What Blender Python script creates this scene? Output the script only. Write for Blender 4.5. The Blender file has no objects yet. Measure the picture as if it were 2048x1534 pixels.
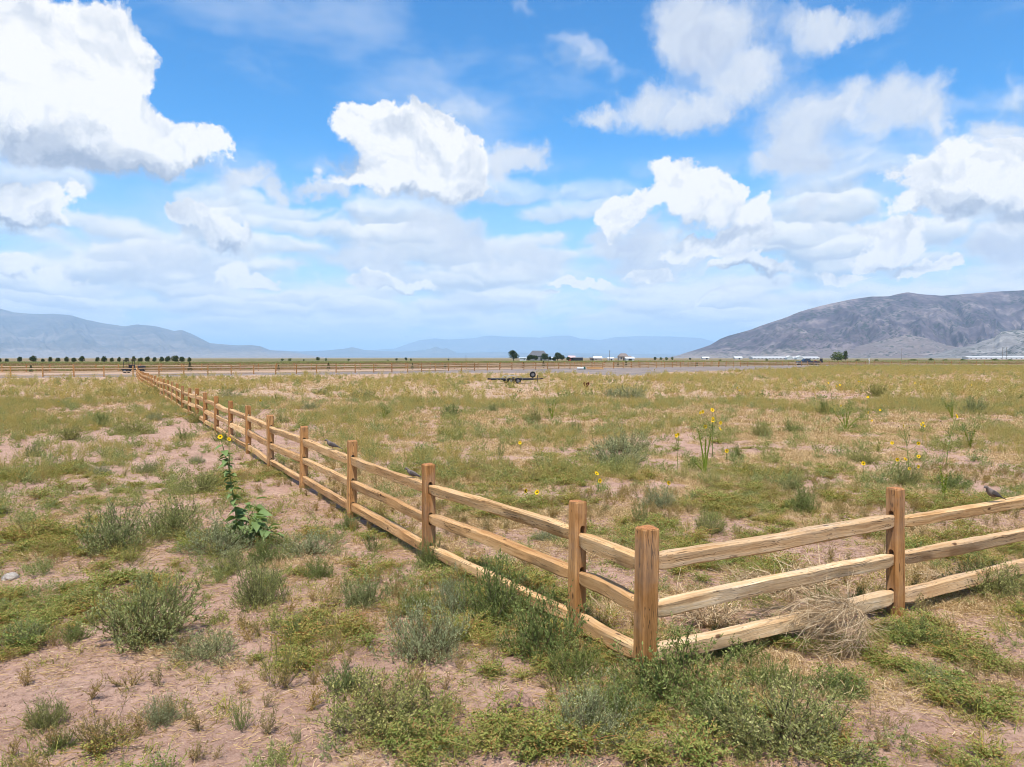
import bpy, bmesh, math, random
import numpy as np
from mathutils import Vector, Matrix, Euler

# ------------------------------------------------------------------ camera
SC = bpy.context.scene
COL = SC.collection
F_PX, W_PX, CX, CY, HOR = 1480.0, 2048.0, 1024.0, 767.0, 715.0
CAM_H = 2.65
PITCH = math.atan((CY - HOR) / F_PX)
cam_data = bpy.data.cameras.new('camera')
cam_data.sensor_fit = 'HORIZONTAL'
cam_data.sensor_width = 36.0
cam_data.lens = 36.0 * F_PX / W_PX
cam_data.clip_start = 0.1
cam_data.clip_end = 120000.0
cam = bpy.data.objects.new('camera', cam_data)
cam.location = (0, 0, CAM_H)
cam.rotation_euler = (math.pi / 2 - PITCH, 0, 0)
COL.objects.link(cam)
SC.camera = cam

def pix_dir(px, py):
    """Direction in the world of a point of the photograph (used to measure where things stand)."""
    u, v = (px - CX) / F_PX, (CY - py) / F_PX
    c, s = math.cos(PITCH), math.sin(PITCH)
    return (u, c + v * s, -s + v * c)

# ------------------------------------------------------------------ sky and sun
SUN_EL, SUN_AZ = math.radians(66), math.radians(192)     # azimuth from +Y towards +X
SUN_DIR = Vector((math.sin(SUN_AZ) * math.cos(SUN_EL), math.cos(SUN_AZ) * math.cos(SUN_EL), math.sin(SUN_EL)))
world = bpy.data.worlds.new('World')
SC.world = world
world.use_nodes = True

class NT:
    """Small helper for writing node trees."""
    def __init__(self, tree):
        self.t = tree
        self.t.nodes.clear()
    def new(self, kind, **kw):
        n = self.t.nodes.new(kind)
        for k, v in kw.items():
            setattr(n, k, v)
        return n
    def put(self, sock, v):
        if hasattr(v, 'is_output'):
            self.t.links.new(v, sock)
        else:
            if sock.type == 'RGBA' and not isinstance(v, (int, float)) and len(v) == 3:
                v = (v[0], v[1], v[2], 1)
            sock.default_value = v
    def math(self, op, a, b=None, c=None, clamp=False):
        n = self.new('ShaderNodeMath', operation=op, use_clamp=clamp)
        for i, v in enumerate((a, b, c)):
            if v is not None:
                self.put(n.inputs[i], v)
        return n.outputs[0]
    def vmath(self, op, a, b=None, c=None, out=0):
        n = self.new('ShaderNodeVectorMath', operation=op)
        for i, v in enumerate((a, b, c)):
            if v is not None:
                self.put(n.inputs[i], v)
        return n.outputs[out]
    def noise(self, vec, scale, detail=4, rough=0.5, dist=0.0, out=0, lac=2.0, dim='3D'):
        n = self.new('ShaderNodeTexNoise', noise_dimensions=dim)
        if vec is not None:
            self.put(n.inputs['Vector'], vec)
        n.inputs['Scale'].default_value = scale
        n.inputs['Detail'].default_value = detail
        n.inputs['Roughness'].default_value = rough
        n.inputs['Distortion'].default_value = dist
        n.inputs['Lacunarity'].default_value = lac
        return n.outputs[out]
    def ramp(self, fac, stops, interp='LINEAR'):
        n = self.new('ShaderNodeValToRGB')
        cr = n.color_ramp
        cr.interpolation = interp
        while len(cr.elements) < len(stops):
            cr.elements.new(0.5)
        for e, (p, c) in zip(cr.elements, stops):
            e.position = p
            e.color = (c[0], c[1], c[2], 1) if not isinstance(c, (int, float)) else (c, c, c, 1)
        self.put(n.inputs[0], fac)
        return n.outputs[0]
    def maprange(self, v, a, b, c=0.0, d=1.0, kind='SMOOTHSTEP'):
        n = self.new('ShaderNodeMapRange', interpolation_type=kind)
        self.put(n.inputs[0], v)
        for i, x in enumerate((a, b, c, d)):
            self.put(n.inputs[i + 1], x)
        return n.outputs[0]
    def mix(self, fac, a, b, blend='MIX'):
        n = self.new('ShaderNodeMix', data_type='RGBA', blend_type=blend)
        self.put(n.inputs[0], fac)
        self.put(n.inputs[6], a)
        self.put(n.inputs[7], b)
        return n.outputs[2]
    def mixf(self, fac, a, b):
        n = self.new('ShaderNodeMix', data_type='FLOAT')
        self.put(n.inputs[0], fac)
        self.put(n.inputs[2], a)
        self.put(n.inputs[3], b)
        return n.outputs[0]
    def combine(self, x=0.0, y=0.0, z=0.0):
        n = self.new('ShaderNodeCombineXYZ')
        for i, v in enumerate((x, y, z)):
            self.put(n.inputs[i], v)
        return n.outputs[0]

def az_el(px, py):
    d = pix_dir(px, py)
    l = math.sqrt(sum(c * c for c in d))
    return math.atan2(d[0], d[1]), math.asin(d[2] / l)

def build_world():
    N = NT(world.node_tree)
    dirv = N.new('ShaderNodeTexCoord').outputs['Generated']
    sep = N.new('ShaderNodeSeparateXYZ')
    N.put(sep.inputs[0], dirv)
    dx, dy, dz = sep.outputs
    az = N.math('ARCTAN2', dx, dy)
    el = N.math('ARCSINE', dz)
    P = N.combine(az, el, 0.0)
    sky = N.new('ShaderNodeTexSky', sky_type='NISHITA', sun_disc=False)
    sky.sun_elevation = SUN_EL
    sky.sun_rotation = SUN_AZ
    sky.altitude = 1500
    sky.air_density = 1.0
    sky.dust_density = 0.6
    sky.ozone_density = 2.5
    hs = N.new('ShaderNodeHueSaturation')
    hs.inputs['Saturation'].default_value = 1.28
    hs.inputs['Value'].default_value = 1.95
    N.put(hs.inputs['Color'], sky.outputs[0])
    skyc = N.mix(1.0, hs.outputs[0], (0.62, 1.05, 1.12), 'MULTIPLY')

    # ragged, billowing cloud outlines: bend the coordinates with noise before measuring distances
    n_big = N.noise(P, 5.5, 1, 0.5, out=1, dim='2D')
    n_fine = N.noise(P, 17, 5, 0.6, out=1, dim='2D')
    w1 = N.vmath('MULTIPLY_ADD', n_big, (0.085, 0.05, 0), (-0.0425, -0.025, 0))
    w2 = N.vmath('MULTIPLY_ADD', n_fine, (0.078, 0.064, 0), (-0.039, -0.032, 0))
    Q = N.vmath('ADD', N.vmath('ADD', P, w1), w2)

    def field(puffs, k, src=None):
        acc = None
        for (px, py, rx, ry) in puffs:
            a, e = az_el(px, py)
            rx, ry = rx / F_PX * math.cos(a) ** 2, ry / F_PX * math.cos(a)
            q = N.vmath('MULTIPLY_ADD', src or Q, (1 / rx, 1 / ry, 0), (-a / rx, -e / ry, 0))
            l = N.vmath('LENGTH', q, out=1)
            acc = l if acc is None else N.math('SMOOTH_MIN', acc, l, k)
        return acc

    firm = [(90, 110, 190, 110), (215, 95, 105, 75), (20, 190, 190, 130), (140, 240, 210, 100), (300, 290, 160, 62),
            (380, 300, 90, 55), (60, 265, 150, 80), (-120, 120, 200, 200), (150, 312, 210, 52), (330, 328, 130, 36), (845, 388, 140, 30),
            (740, 258, 62, 58), (850, 285, 95, 68), (905, 330, 90, 72), (800, 350, 130, 52), (740, 375, 90, 28), (950, 385, 50, 30),
            (60, 420, 110, 42), (20, 395, 60, 30),
            (355, 435, 55, 24), (430, 462, 80, 30),
            (30, 540, 55, 36), (135, 562, 50, 20), (450, 540, 60, 30), (520, 560, 45, 24),
            (1330, 385, 58, 58), (1390, 420, 78, 62), (1250, 425, 60, 40), (1480, 465, 62, 48), (1420, 495, 90, 20),
            (1500, 535, 105, 22),
            (1925, 360, 105, 66), (2020, 380, 110, 90), (1890, 425, 110, 36),
            (1780, 490, 78, 46), (1745, 518, 55, 24), (1850, 530, 60, 20),
            (800, 575, 95, 18), (1160, 560, 80, 16), (1310, 545, 70, 18), (1090, 592, 45, 8), (1400, 600, 50, 8), (1690, 552, 60, 13)]
    soft = [(1370, 50, 75, 60), (1450, 75, 85, 75), (1500, 140, 90, 60),
            (1290, 195, 80, 45), (1400, 225, 90, 40), (1470, 205, 40, 40),
            (1620, 265, 110, 80), (1700, 215, 90, 60), (1640, 320, 100, 50), (1560, 345, 80, 30),
            (1850, 215, 90, 50), (1910, 245, 50, 50), (1800, 190, 60, 45),
            (520, 362, 60, 26), (570, 395, 26, 34), (1020, 325, 40, 28),
            (640, 390, 60, 16), (1180, 230, 60, 26), (1640, 445, 40, 18), (900, 470, 100, 26),
            (2030, 270, 60, 34), (1660, 40, 110, 32), (1230, 470, 90, 22),
            (310, 525, 130, 55), (740, 530, 120, 36), (1060, 520, 120, 34), (950, 500, 110, 30), (1280, 520, 110, 34), (1980, 510, 90, 40)]
    base = [(140, 338, 240, 58), (40, 285, 130, 55), (300, 358, 170, 34), (430, 355, 60, 16), (830, 412, 190, 30), (690, 330, 40, 50),
            (80, 452, 110, 18), (440, 486, 90, 14), (40, 572, 70, 18), (1400, 470, 120, 26), (1290, 470, 70, 30),
            (1500, 552, 120, 14), (1960, 445, 160, 26), (1800, 528, 90, 16), (1650, 350, 110, 36), (1420, 110, 60, 50),
            (1450, 255, 100, 22), (480, 580, 90, 12), (820, 595, 120, 10), (1160, 582, 100, 10), (300, 560, 120, 18)]
    lump = N.noise(Q, 34, 4, 0.62, dim='2D')
    r1 = N.noise(Q, 10, 4, 0.55, dim='2D')
    r2 = N.noise(N.vmath('ADD', Q, (0.007, 0.014, 0)), 10, 3, 0.55, dim='2D')
    relief = N.math('MULTIPLY', N.math('SUBTRACT', r1, r2), 1.6)

    # the layer of far clouds that thickens towards the horizon, and the thin veil above it, all round the sky
    el_pos = N.math('MAXIMUM', el, 0.0)
    PB = N.combine(az, N.math('MULTIPLY', N.math('POWER', el_pos, 0.62), 1.75), 0.0)
    n_b = N.noise(P, 15, 3, 0.56, out=1, dim='2D')
    PB = N.vmath('ADD', PB, N.vmath('MULTIPLY_ADD', n_b, (0.07, 0.056, 0), (-0.035, -0.028, 0)))
    nb = N.noise(PB, 6.0, 4, 0.5, dim='2D')
    nb2 = N.noise(N.vmath('ADD', PB, (0.006, 0.020, 0)), 6.0, 3, 0.5, dim='2D')
    prof = N.ramp(N.maprange(el_pos, 0.0, 0.5, kind='LINEAR'), [(0.0, 0.80), (0.20, 0.72), (0.34, 0.52), (0.52, 0.36), (0.75, 0.30), (1.0, 0.30)])
    a_band = N.math('MULTIPLY', N.maprange(N.math('ADD', nb, prof), 0.92, 1.22), 0.9)
    PV = N.combine(az, N.math('MULTIPLY', el_pos, 2.6), 0.4)
    nv = N.noise(PV, 3.2, 4, 0.6, dim='2D')
    a_veil = N.maprange(nv, 0.44, 0.78, 0.0, 0.42)
    pale = N.mix(N.maprange(el_pos, 0.30, 0.02, 0.0, 0.85), N.mix(1.0, skyc, (0.1, 0.1, 0.1), 'MULTIPLY'), (0.58, 0.77, 0.94))
    veil_col = N.mix(a_veil, pale, (0.70, 0.80, 0.95))
    band_r = N.math('MULTIPLY_ADD', N.math('SUBTRACT', nb, nb2), 3.4, N.math('MULTIPLY_ADD', nb, -0.55, 0.90))
    band_c = N.ramp(band_r, [(0.25, (0.48, 0.59, 0.75)), (0.5, (0.68, 0.76, 0.86)), (0.68, (0.88, 0.91, 0.94)), (0.82, (1.0, 1.0, 1.0))])
    low = N.maprange(el_pos, 0.0, 0.10, 1.0, 0.0)
    band_c = N.mix(N.math('MULTIPLY', low, 0.7), band_c, (1.0, 1.03, 1.06))
    under = N.mix(a_band, veil_col, band_c)
    # small heaped clouds of the far sky, each bright above and grey below
    PC = N.vmath('MULTIPLY', PB, (1.0, 1.75, 0))
    vo = N.new('ShaderNodeTexVoronoi', voronoi_dimensions='2D', feature='SMOOTH_F1')
    N.put(vo.inputs['Vector'], PC)
    vo.inputs['Scale'].default_value = 8.5
    vo.inputs['Smoothness'].default_value = 0.2
    rel = N.new('ShaderNodeSeparateXYZ')
    N.put(rel.inputs[0], N.vmath('SUBTRACT', PC, vo.outputs['Position']))
    dd = N.math('MULTIPLY_ADD', N.math('SUBTRACT', nb, 0.5), -1.6, vo.outputs['Distance'])
    a_heap = N.math('MULTIPLY', N.maprange(dd, 0.62, 0.30), N.math('MULTIPLY', N.maprange(el_pos, 0.02, 0.07), N.maprange(el_pos, 0.27, 0.17)))
    heap_f = N.math('MULTIPLY_ADD', rel.outputs[1], 8.0, N.math('MULTIPLY_ADD', N.math('SUBTRACT', nb, nb2), 2.5, 0.52))
    heap_k = N.ramp(heap_f, [(0.10, (0.58, 0.66, 0.79)), (0.40, (0.76, 0.82, 0.89)), (0.66, (0.92, 0.94, 0.96)), (0.88, (1.03, 1.03, 1.03))])
    under = N.mix(N.math('MULTIPLY', a_heap, 0.85), under, heap_k)

    def emit(c):
        b = N.new('ShaderNodeBackground')
        N.put(b.inputs[0], N.mix(1.0, c, (10, 10, 10), 'MULTIPLY'))
        b.inputs[1].default_value = 0.081
        return b.outputs[0]
    def near(lst, lo, hi, k):
        out = []
        for p in lst:
            a = az_el(p[0], p[1])[0]
            r = p[2] / F_PX * math.cos(a) ** 2 * (1.6 + k) + 0.08
            if a + r > lo and a - r < hi:
                out.append(p)
        return out
    def sector(lo, hi):
        d_firm = field(near(firm, lo, hi, 0.0), 0.22)
        d_soft = field(near(soft, lo, hi, 0.3), 0.45)
        d_base = field(near(base, lo, hi, 0.1), 0.35)
        
        a_soft = N.math('MULTIPLY', N.maprange(N.math('MULTIPLY_ADD', r1, 1.1, N.math('SUBTRACT', 1.0, d_soft)), 0.22, 1.2), 0.92)
        g_base = N.maprange(N.math('ADD', d_base, N.math('MULTIPLY', N.math('SUBTRACT', lump, 0.5), 0.5)), 1.35, 0.2, 0.0, 0.85)
        a_firm = N.maprange(N.math('MULTIPLY_ADD', lump, 0.36, N.math('SUBTRACT', 1.0, d_firm)), 0.15, N.math('MULTIPLY_ADD', g_base, 0.42, 0.35))
        heap_l = N.math('SUBTRACT', N.math('ADD', N.math('MULTIPLY_ADD', lump, 0.34, 0.85), N.math('MULTIPLY', relief, 0.8)), N.math('MULTIPLY', g_base, 0.50))
        heap_c = N.ramp(N.maprange(heap_l, 0.5, 1.1, kind='LINEAR'), [(0.0, (0.40, 0.47, 0.61)), (0.35, (0.58, 0.64, 0.75)), (0.66, (0.83, 0.86, 0.91)), (0.90, (1.03, 1.02, 1.02))])
        soft_c = N.ramp(N.maprange(N.math('ADD', N.math('ADD', 0.80, N.math('MULTIPLY', relief, 0.6)), N.math('MULTIPLY', g_base, -0.2)), 0.5, 1.1, kind='LINEAR'),
                        [(0.0, (0.55, 0.62, 0.78)), (0.5, (0.72, 0.78, 0.88)), (1.0, (0.96, 0.96, 0.97))])
        c = N.mix(a_soft, under, soft_c)
        return emit(N.mix(a_firm, c, heap_c))
    def choose(fac, a, b):
        m = N.new('ShaderNodeMixShader')
        N.put(m.inputs[0], fac)
        N.put(m.inputs[1], a)
        N.put(m.inputs[2], b)
        return m.outputs[0]
    # the rest of the sky carries heaps of cloud of the same size and cover
    den = N.math('ADD', N.math('ABSOLUTE', dz), 0.22)
    ng = N.noise(N.vmath('DIVIDE', dirv, N.combine(den, den, 1.0)), 2.1, 4, 0.58, dim='2D')
    away = N.math('MULTIPLY', N.maprange(N.math('ABSOLUTE', az), 0.86, 1.1), N.maprange(el_pos, 0.02, 0.10))
    over = N.maprange(el_pos, 0.55, 0.72)
    a_gen = N.math('MULTIPLY', N.maprange(ng, 0.52, 0.66), N.math('MAXIMUM', away, over))
    gen = emit(N.mix(a_gen, under, N.ramp(ng, [(0.5, (0.72, 0.78, 0.88)), (0.62, (1.0, 1.0, 1.0))])))
    left = choose(N.math('GREATER_THAN', az, -0.34), sector(-0.86, -0.34), sector(-0.34, 0.02))
    right = choose(N.math('GREATER_THAN', az, 0.33), sector(0.02, 0.33), sector(0.33, 0.86))
    front = choose(N.math('GREATER_THAN', az, 0.02), left, right)
    outside = N.math('MAXIMUM', N.math('GREATER_THAN', N.math('ABSOLUTE', az), 0.86), N.math('GREATER_THAN', el, 0.55))
    out = N.new('ShaderNodeOutputWorld')
    N.t.links.new(choose(outside, front, gen), out.inputs[0])
    world.cycles.sampling_method = 'MANUAL'
    world.cycles.sample_map_resolution = 512
build_world()

sun_data = bpy.data.lights.new('sun', 'SUN')
sun_data.energy = 4.7
sun_data.angle = math.radians(2.5)
sun_data.color = (1.0, 0.95, 0.87)
sun = bpy.data.objects.new('sun', sun_data)
sun.rotation_euler = (-SUN_DIR).to_track_quat('-Z', 'Y').to_euler()
sun.location = (30, 0, 60)
COL.objects.link(sun)

SC.view_settings.view_transform = 'Standard'
SC.view_settings.look = 'None'
SC.view_settings.exposure = 0.34
SC.view_settings.gamma = 1.0
SC.view_settings.use_curve_mapping = False
SC.cycles.max_bounces = 5
SC.cycles.diffuse_bounces = 2
SC.cycles.glossy_bounces = 2
SC.cycles.transmission_bounces = 3
SC.cycles.transparent_max_bounces = 6
SC.cycles.volume_bounces = 2
SC.cycles.filter_width = 0.95
SC.cycles.use_denoising = True
SC.cycles.use_adaptive_sampling = True
SC.cycles.adaptive_threshold = 0.02
SC.cycles.adaptive_min_samples = 12

# ------------------------------------------------------------------ tools
RS = np.random.RandomState(7)
_PERM = RS.permutation(512)
_VAL = RS.rand(512)
def vnoise(x, y):
    x, y = np.asarray(x, float), np.asarray(y, float)
    xi, yi = np.floor(x).astype(int), np.floor(y).astype(int)
    fx, fy = x - xi, y - yi
    fx, fy = fx * fx * (3 - 2 * fx), fy * fy * (3 - 2 * fy)
    h = lambda a, b: _VAL[_PERM[(_PERM[a & 511] + b) & 511]]
    return (h(xi, yi) * (1 - fx) + h(xi + 1, yi) * fx) * (1 - fy) + (h(xi, yi + 1) * (1 - fx) + h(xi + 1, yi + 1) * fx) * fy
def fbm(x, y, oct=4, rough=0.5):
    s, a, t = 0.0, 1.0, 0.0
    for i in range(oct):
        s = s + a * vnoise(x * 2 ** i + 17.3 * i, y * 2 ** i + 9.1 * i)
        t += a
        a *= rough
    return s / t
def ridged(x, y, oct=4, rough=0.5):
    s, a, t = 0.0, 1.0, 0.0
    for i in range(oct):
        s = s + a * (1 - np.abs(2 * vnoise(x * 2 ** i + 31.7 * i, y * 2 ** i + 5.3 * i) - 1))
        t += a
        a *= rough
    return s / t
def sstep(a, b, x):
    t = np.clip((np.asarray(x, float) - a) / (b - a), 0, 1)
    return t * t * (3 - 2 * t)

def mesh_np(name, verts, faces, smooth=True):
    """Mesh from arrays; faces is (n,3) or (n,4), or a list of both."""
    me = bpy.data.meshes.new(name)
    if isinstance(faces, list) and len(faces) and np.ndim(faces[0]) == 1:
        faces = np.asarray(faces)
    fs = [np.asarray(f, np.int32) for f in (faces if isinstance(faces, list) else [faces]) if len(f)]
    verts = np.asarray(verts, np.float32)
    me.vertices.add(len(verts))
    me.vertices.foreach_set('co', verts.ravel())
    loops = np.concatenate([f.ravel() for f in fs])
    sizes = np.concatenate([np.full(len(f), f.shape[1], np.int32) for f in fs])
    me.loops.add(len(loops))
    me.loops.foreach_set('vertex_index', loops)
    me.polygons.add(len(sizes))
    me.polygons.foreach_set('loop_start', np.concatenate([[0], np.cumsum(sizes)[:-1]]).astype(np.int32))
    me.polygons.foreach_set('loop_total', sizes)
    me.polygons.foreach_set('use_smooth', np.full(len(sizes), smooth))
    me.update(calc_edges=True)
    me.validate()
    return me
def link(name, me, mat=None, parent=None, loc=None, rot=None, scale=None):
    o = bpy.data.objects.new(name, me)
    COL.objects.link(o)
    if mat is not None and me is not None:
        for m in (mat if isinstance(mat, (list, tuple)) else [mat]):
            if len(me.materials) < (len(mat) if isinstance(mat, (list, tuple)) else 1):
                me.materials.append(m)
    if parent is not None:
        o.parent = parent
    if loc is not None:
        o.location = loc
    if rot is not None:
        o.rotation_euler = rot
    if scale is not None:
        o.scale = (scale,) * 3 if isinstance(scale, (int, float)) else scale
    return o
def tag(o, label=None, cat=None, group=None, kind=None):
    for k, v in (('label', label), ('category', cat), ('group', group), ('kind', kind)):
        if v:
            o[k] = v
    return o
def thing(name, loc, label, cat, group=None, rz=0.0, scale=None):
    o = link(name, None, loc=loc, rot=(0, 0, rz), scale=scale)
    o.empty_display_size = 0.1
    return tag(o, label, cat, group)
def grid_faces(n, m):
    i = np.arange((n - 1) * (m - 1))
    r, c = i // (m - 1), i % (m - 1)
    a = r * m + c
    return np.stack([a, a + 1, a + m + 1, a + m], 1)
def bm_mesh(name, bm, smooth=False):
    me = bpy.data.meshes.new(name)
    bm.to_mesh(me)
    bm.free()
    for p in me.polygons:
        p.use_smooth = smooth
    return me
def box_bm(bm, cx, cy, cz, sx, sy, sz, rot=None, bevel=0.0):
    r = bmesh.ops.create_cube(bm, size=1.0)
    M = Matrix.Translation((cx, cy, cz)) @ (rot.to_4x4() if rot is not None else Matrix.Identity(4)) @ Matrix.Diagonal((sx, sy, sz, 1))
    bmesh.ops.transform(bm, matrix=M, verts=r['verts'])
    if bevel:
        es = list({e for v in r['verts'] for e in v.link_edges})
        bmesh.ops.bevel(bm, geom=es, offset=bevel, segments=1, affect='EDGES')
    return r['verts']
def cyl_bm(bm, p, q, r0, r1=None, n=10, caps=True):
    p, q = Vector(p), Vector(q)
    d = q - p
    r = bmesh.ops.create_cone(bm, cap_ends=caps, segments=n, radius1=r0, radius2=r0 if r1 is None else r1, depth=d.length)
    M = Matrix.Translation((p + q) / 2) @ d.to_track_quat('Z', 'Y').to_matrix().to_4x4()
    bmesh.ops.transform(bm, matrix=M, verts=r['verts'])
    return r['verts']
def sweep(path, radii, n=8, squash=None):
    """Closed tube of rings along a path (list of 3D points), for bodies and branches: returns verts, quads."""
    path = [Vector(p) for p in path]
    V, Fq = [], []
    up = Vector((0.0, 0.1, 1.0))
    for i, p in enumerate(path):
        t = (path[min(i + 1, len(path) - 1)] - path[max(i - 1, 0)]).normalized()
        a = t.cross(up)
        if a.length < 1e-4:
            a = t.cross(Vector((1, 0, 0)))
        a.normalize()
        b = a.cross(t).normalized()
        ra, rb = radii[i] if isinstance(radii[i], (tuple, list)) else (radii[i], radii[i])
        for k in range(n):
            an = 2 * math.pi * k / n
            V.append(p + a * math.cos(an) * ra + b * math.sin(an) * rb)
    for i in range(len(path) - 1):
        for k in range(n):
            Fq.append((i * n + k, i * n + (k + 1) % n, (i + 1) * n + (k + 1) % n, (i + 1) * n + k))
    return [tuple(v) for v in V], Fq

def new_mat(name):
    m = bpy.data.materials.new(name)
    m.use_nodes = True
    return m, NT(m.node_tree)
def finish(N, color, rough=0.8, spec=0.25, metal=0.0, bump=None, bump_s=0.3, bump_d=0.02, alpha=None):
    b = N.new('ShaderNodeBsdfPrincipled')
    N.put(b.inputs['Base Color'], color)
    N.put(b.inputs['Roughness'], rough)
    N.put(b.inputs['Specular IOR Level'], spec)
    N.put(b.inputs['Metallic'], metal)
    if bump is not None:
        bp = N.new('ShaderNodeBump')
        bp.inputs['Strength'].default_value = bump_s
        bp.inputs['Distance'].default_value = bump_d
        N.put(bp.inputs['Height'], bump)
        N.t.links.new(bp.outputs[0], b.inputs['Normal'])
    o = N.new('ShaderNodeOutputMaterial')
    N.t.links.new(b.outputs[0], o.inputs[0])
def plain(name, col, rough=0.6, spec=0.3, metal=0.0, var=0.15, scale=6.0):
    m, N = new_mat(name)
    tc = N.new('ShaderNodeTexCoord').outputs['Object']
    n = N.noise(tc, scale, 4, 0.6)
    c = N.mix(N.maprange(n, 0.35, 0.7), tuple(x * (1 - var) for x in col), tuple(min(1, x * (1 + var)) for x in col))
    finish(N, c, rough, spec, metal)
    return m

# ------------------------------------------------------------------ the lie of the land
_PXN = np.array([-900, 0, 270, 560, 700, 850, 1000, 1150, 1200, 1240, 1300, 1335, 1450, 1560, 1640, 1700, 2048, 3000], float)
_YN = np.array([78, 80, 84, 93, 95, 104, 106, 106, 94, 88, 92, 112, 126, 148, 196, 205, 215, 240], float)
_PXF = np.array([-900, 0, 270, 560, 800, 1010, 1240, 1550, 1640, 2048, 3000], float)
_YF = np.array([76, 81, 87, 100, 112, 130, 150, 190, 203, 222, 250], float)
def y_gravel(px):
    return np.interp(px, _PXN, _YN)
def y_fence(px):
    return np.interp(px, _PXF, _YF)
def to_px(x, y):
    return CX + F_PX * np.asarray(x, float) / np.maximum(np.asarray(y, float), 1.0)
LEVEL = []      # the soil was levelled along the near fence posts
def gz(x, y, fine=False):
    x, y = np.asarray(x, float), np.asarray(y, float)
    px = to_px(x, y)
    rise = sstep(-7, 1, y - y_gravel(px)) * (y > 5)
    near = 1 - sstep(60, 110, np.hypot(x, y))
    z = 0.42 * rise + near * (1 - rise) * (0.12 * (fbm(x / 7.0, y / 7.0, 2) - 0.5) + 0.07 * (fbm(x / 1.6 + 40, y / 1.6, 3) - 0.5))
    for (fx, fy, fw) in LEVEL:
        z = z + fw * np.exp(-((x - fx) ** 2 + (y - fy) ** 2) / 3.2)
    if fine:
        z = z + near * (1 - rise) * (0.065 * (ridged(x / 0.55, y / 0.55, 4, 0.6) - 0.5) * (0.35 + 0.9 * fbm(x / 2.2 + 9, y / 2.2, 2)) + 0.010 * (vnoise(x / 0.06, y / 0.06) - 0.5))
    return z
def level_posts():
    P = np.array([(1.094, 6.02), (0.62, 7.02), (-1.07, 9.45), (-2.65, 12.15), (-4.22, 14.9), (3.96, 7.55), (6.6, 8.95)])
    want = np.array([0.0, -0.02, 0.0, 0.0, 0.0, 0.0, 0.02])
    A = np.exp(-((P[:, None, 0] - P[None, :, 0]) ** 2 + (P[:, None, 1] - P[None, :, 1]) ** 2) / 3.2)
    w = np.linalg.solve(A, want - gz(P[:, 0], P[:, 1]))
    LEVEL.extend((P[i, 0], P[i, 1], w[i]) for i in range(len(P)))
level_posts()
def ground_at(px, py):
    """Ground point seen at a point of the photograph."""
    d = pix_dir(px, py)
    z = 0.0
    for _ in range(6):
        t = (z - CAM_H) / d[2]
        z = float(gz(d[0] * t, d[1] * t))
    return Vector((d[0] * t, d[1] * t, z))
def at_depth(px, Y):
    """Ground point at depth Y under image column px."""
    x = (px - CX) / F_PX * Y
    return Vector((x, Y, float(gz(x, Y))))

# how much litter, dry grass and creeping weed covers the soil (measured zones in metres, plus patchiness)
def zone(x, y, lst, soft=0.35):
    out = np.zeros(np.shape(x))
    for (px, py, rx, ry, s) in lst:
        c = ground_at(px, py)
        k = c.y / F_PX
        ax = rx * k
        ay = 0.5 * abs(ground_at(px, py - ry).y - ground_at(px, py + ry).y)
        d = np.hypot((x - c.x) / ax, (y - c.y) / ay)
        i = np.nonzero(d < 1 + soft + 0.16)
        if len(i[0]) == 0:
            continue
        xi, yi = x[i], y[i]
        wob = 0.30 * (fbm(xi / (0.25 * ax + 0.15) + px, yi / (0.25 * ay + 0.15), 3) - 0.5)
        out[i] = np.maximum(out[i], s * (1 - sstep(1 - soft, 1 + soft, d[i] + wob)))
    return out
BARE = [(360, 850, 110, 40, 1), (300, 815, 45, 16, .8), (450, 900, 120, 60, 1), (120, 905, 130, 35, .8), (40, 1000, 120, 45, .95), (330, 930, 120, 22, .8),
        (200, 965, 90, 25, .8), (480, 1000, 140, 55, 1), (610, 1035, 130, 40, 1), (700, 1080, 80, 30, .8), (120, 1140, 130, 22, .8), (330, 1125, 70, 30, .7),
        (440, 1190, 80, 55, .9), (500, 1280, 70, 40, .6), (120, 1330, 150, 55, .95), (80, 1430, 160, 70, .9), (330, 1400, 150, 70, 1), (600, 1480, 90, 70, .95),
        (420, 1510, 120, 50, .8), (660, 1300, 60, 30, .7), (1000, 1345, 90, 40, .85), (930, 1330, 60, 22, .6), (1600, 1085, 150, 40, .95), (1500, 1100, 90, 26, .7),
        (1900, 1040, 120, 18, .6), (2010, 1290, 60, 40, .9), (2040, 1470, 60, 40, .9), (1700, 1150, 60, 30, .7), (1730, 1440, 45, 20, .7), (1380, 905, 60, 14, .7),
        (1290, 970, 70, 14, .7), (1180, 1050, 70, 24, .5), (1600, 790, 160, 7, .6), (1950, 770, 160, 8, .7), (1560, 1010, 60, 14, .5), (880, 820, 60, 9, .6)]
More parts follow.
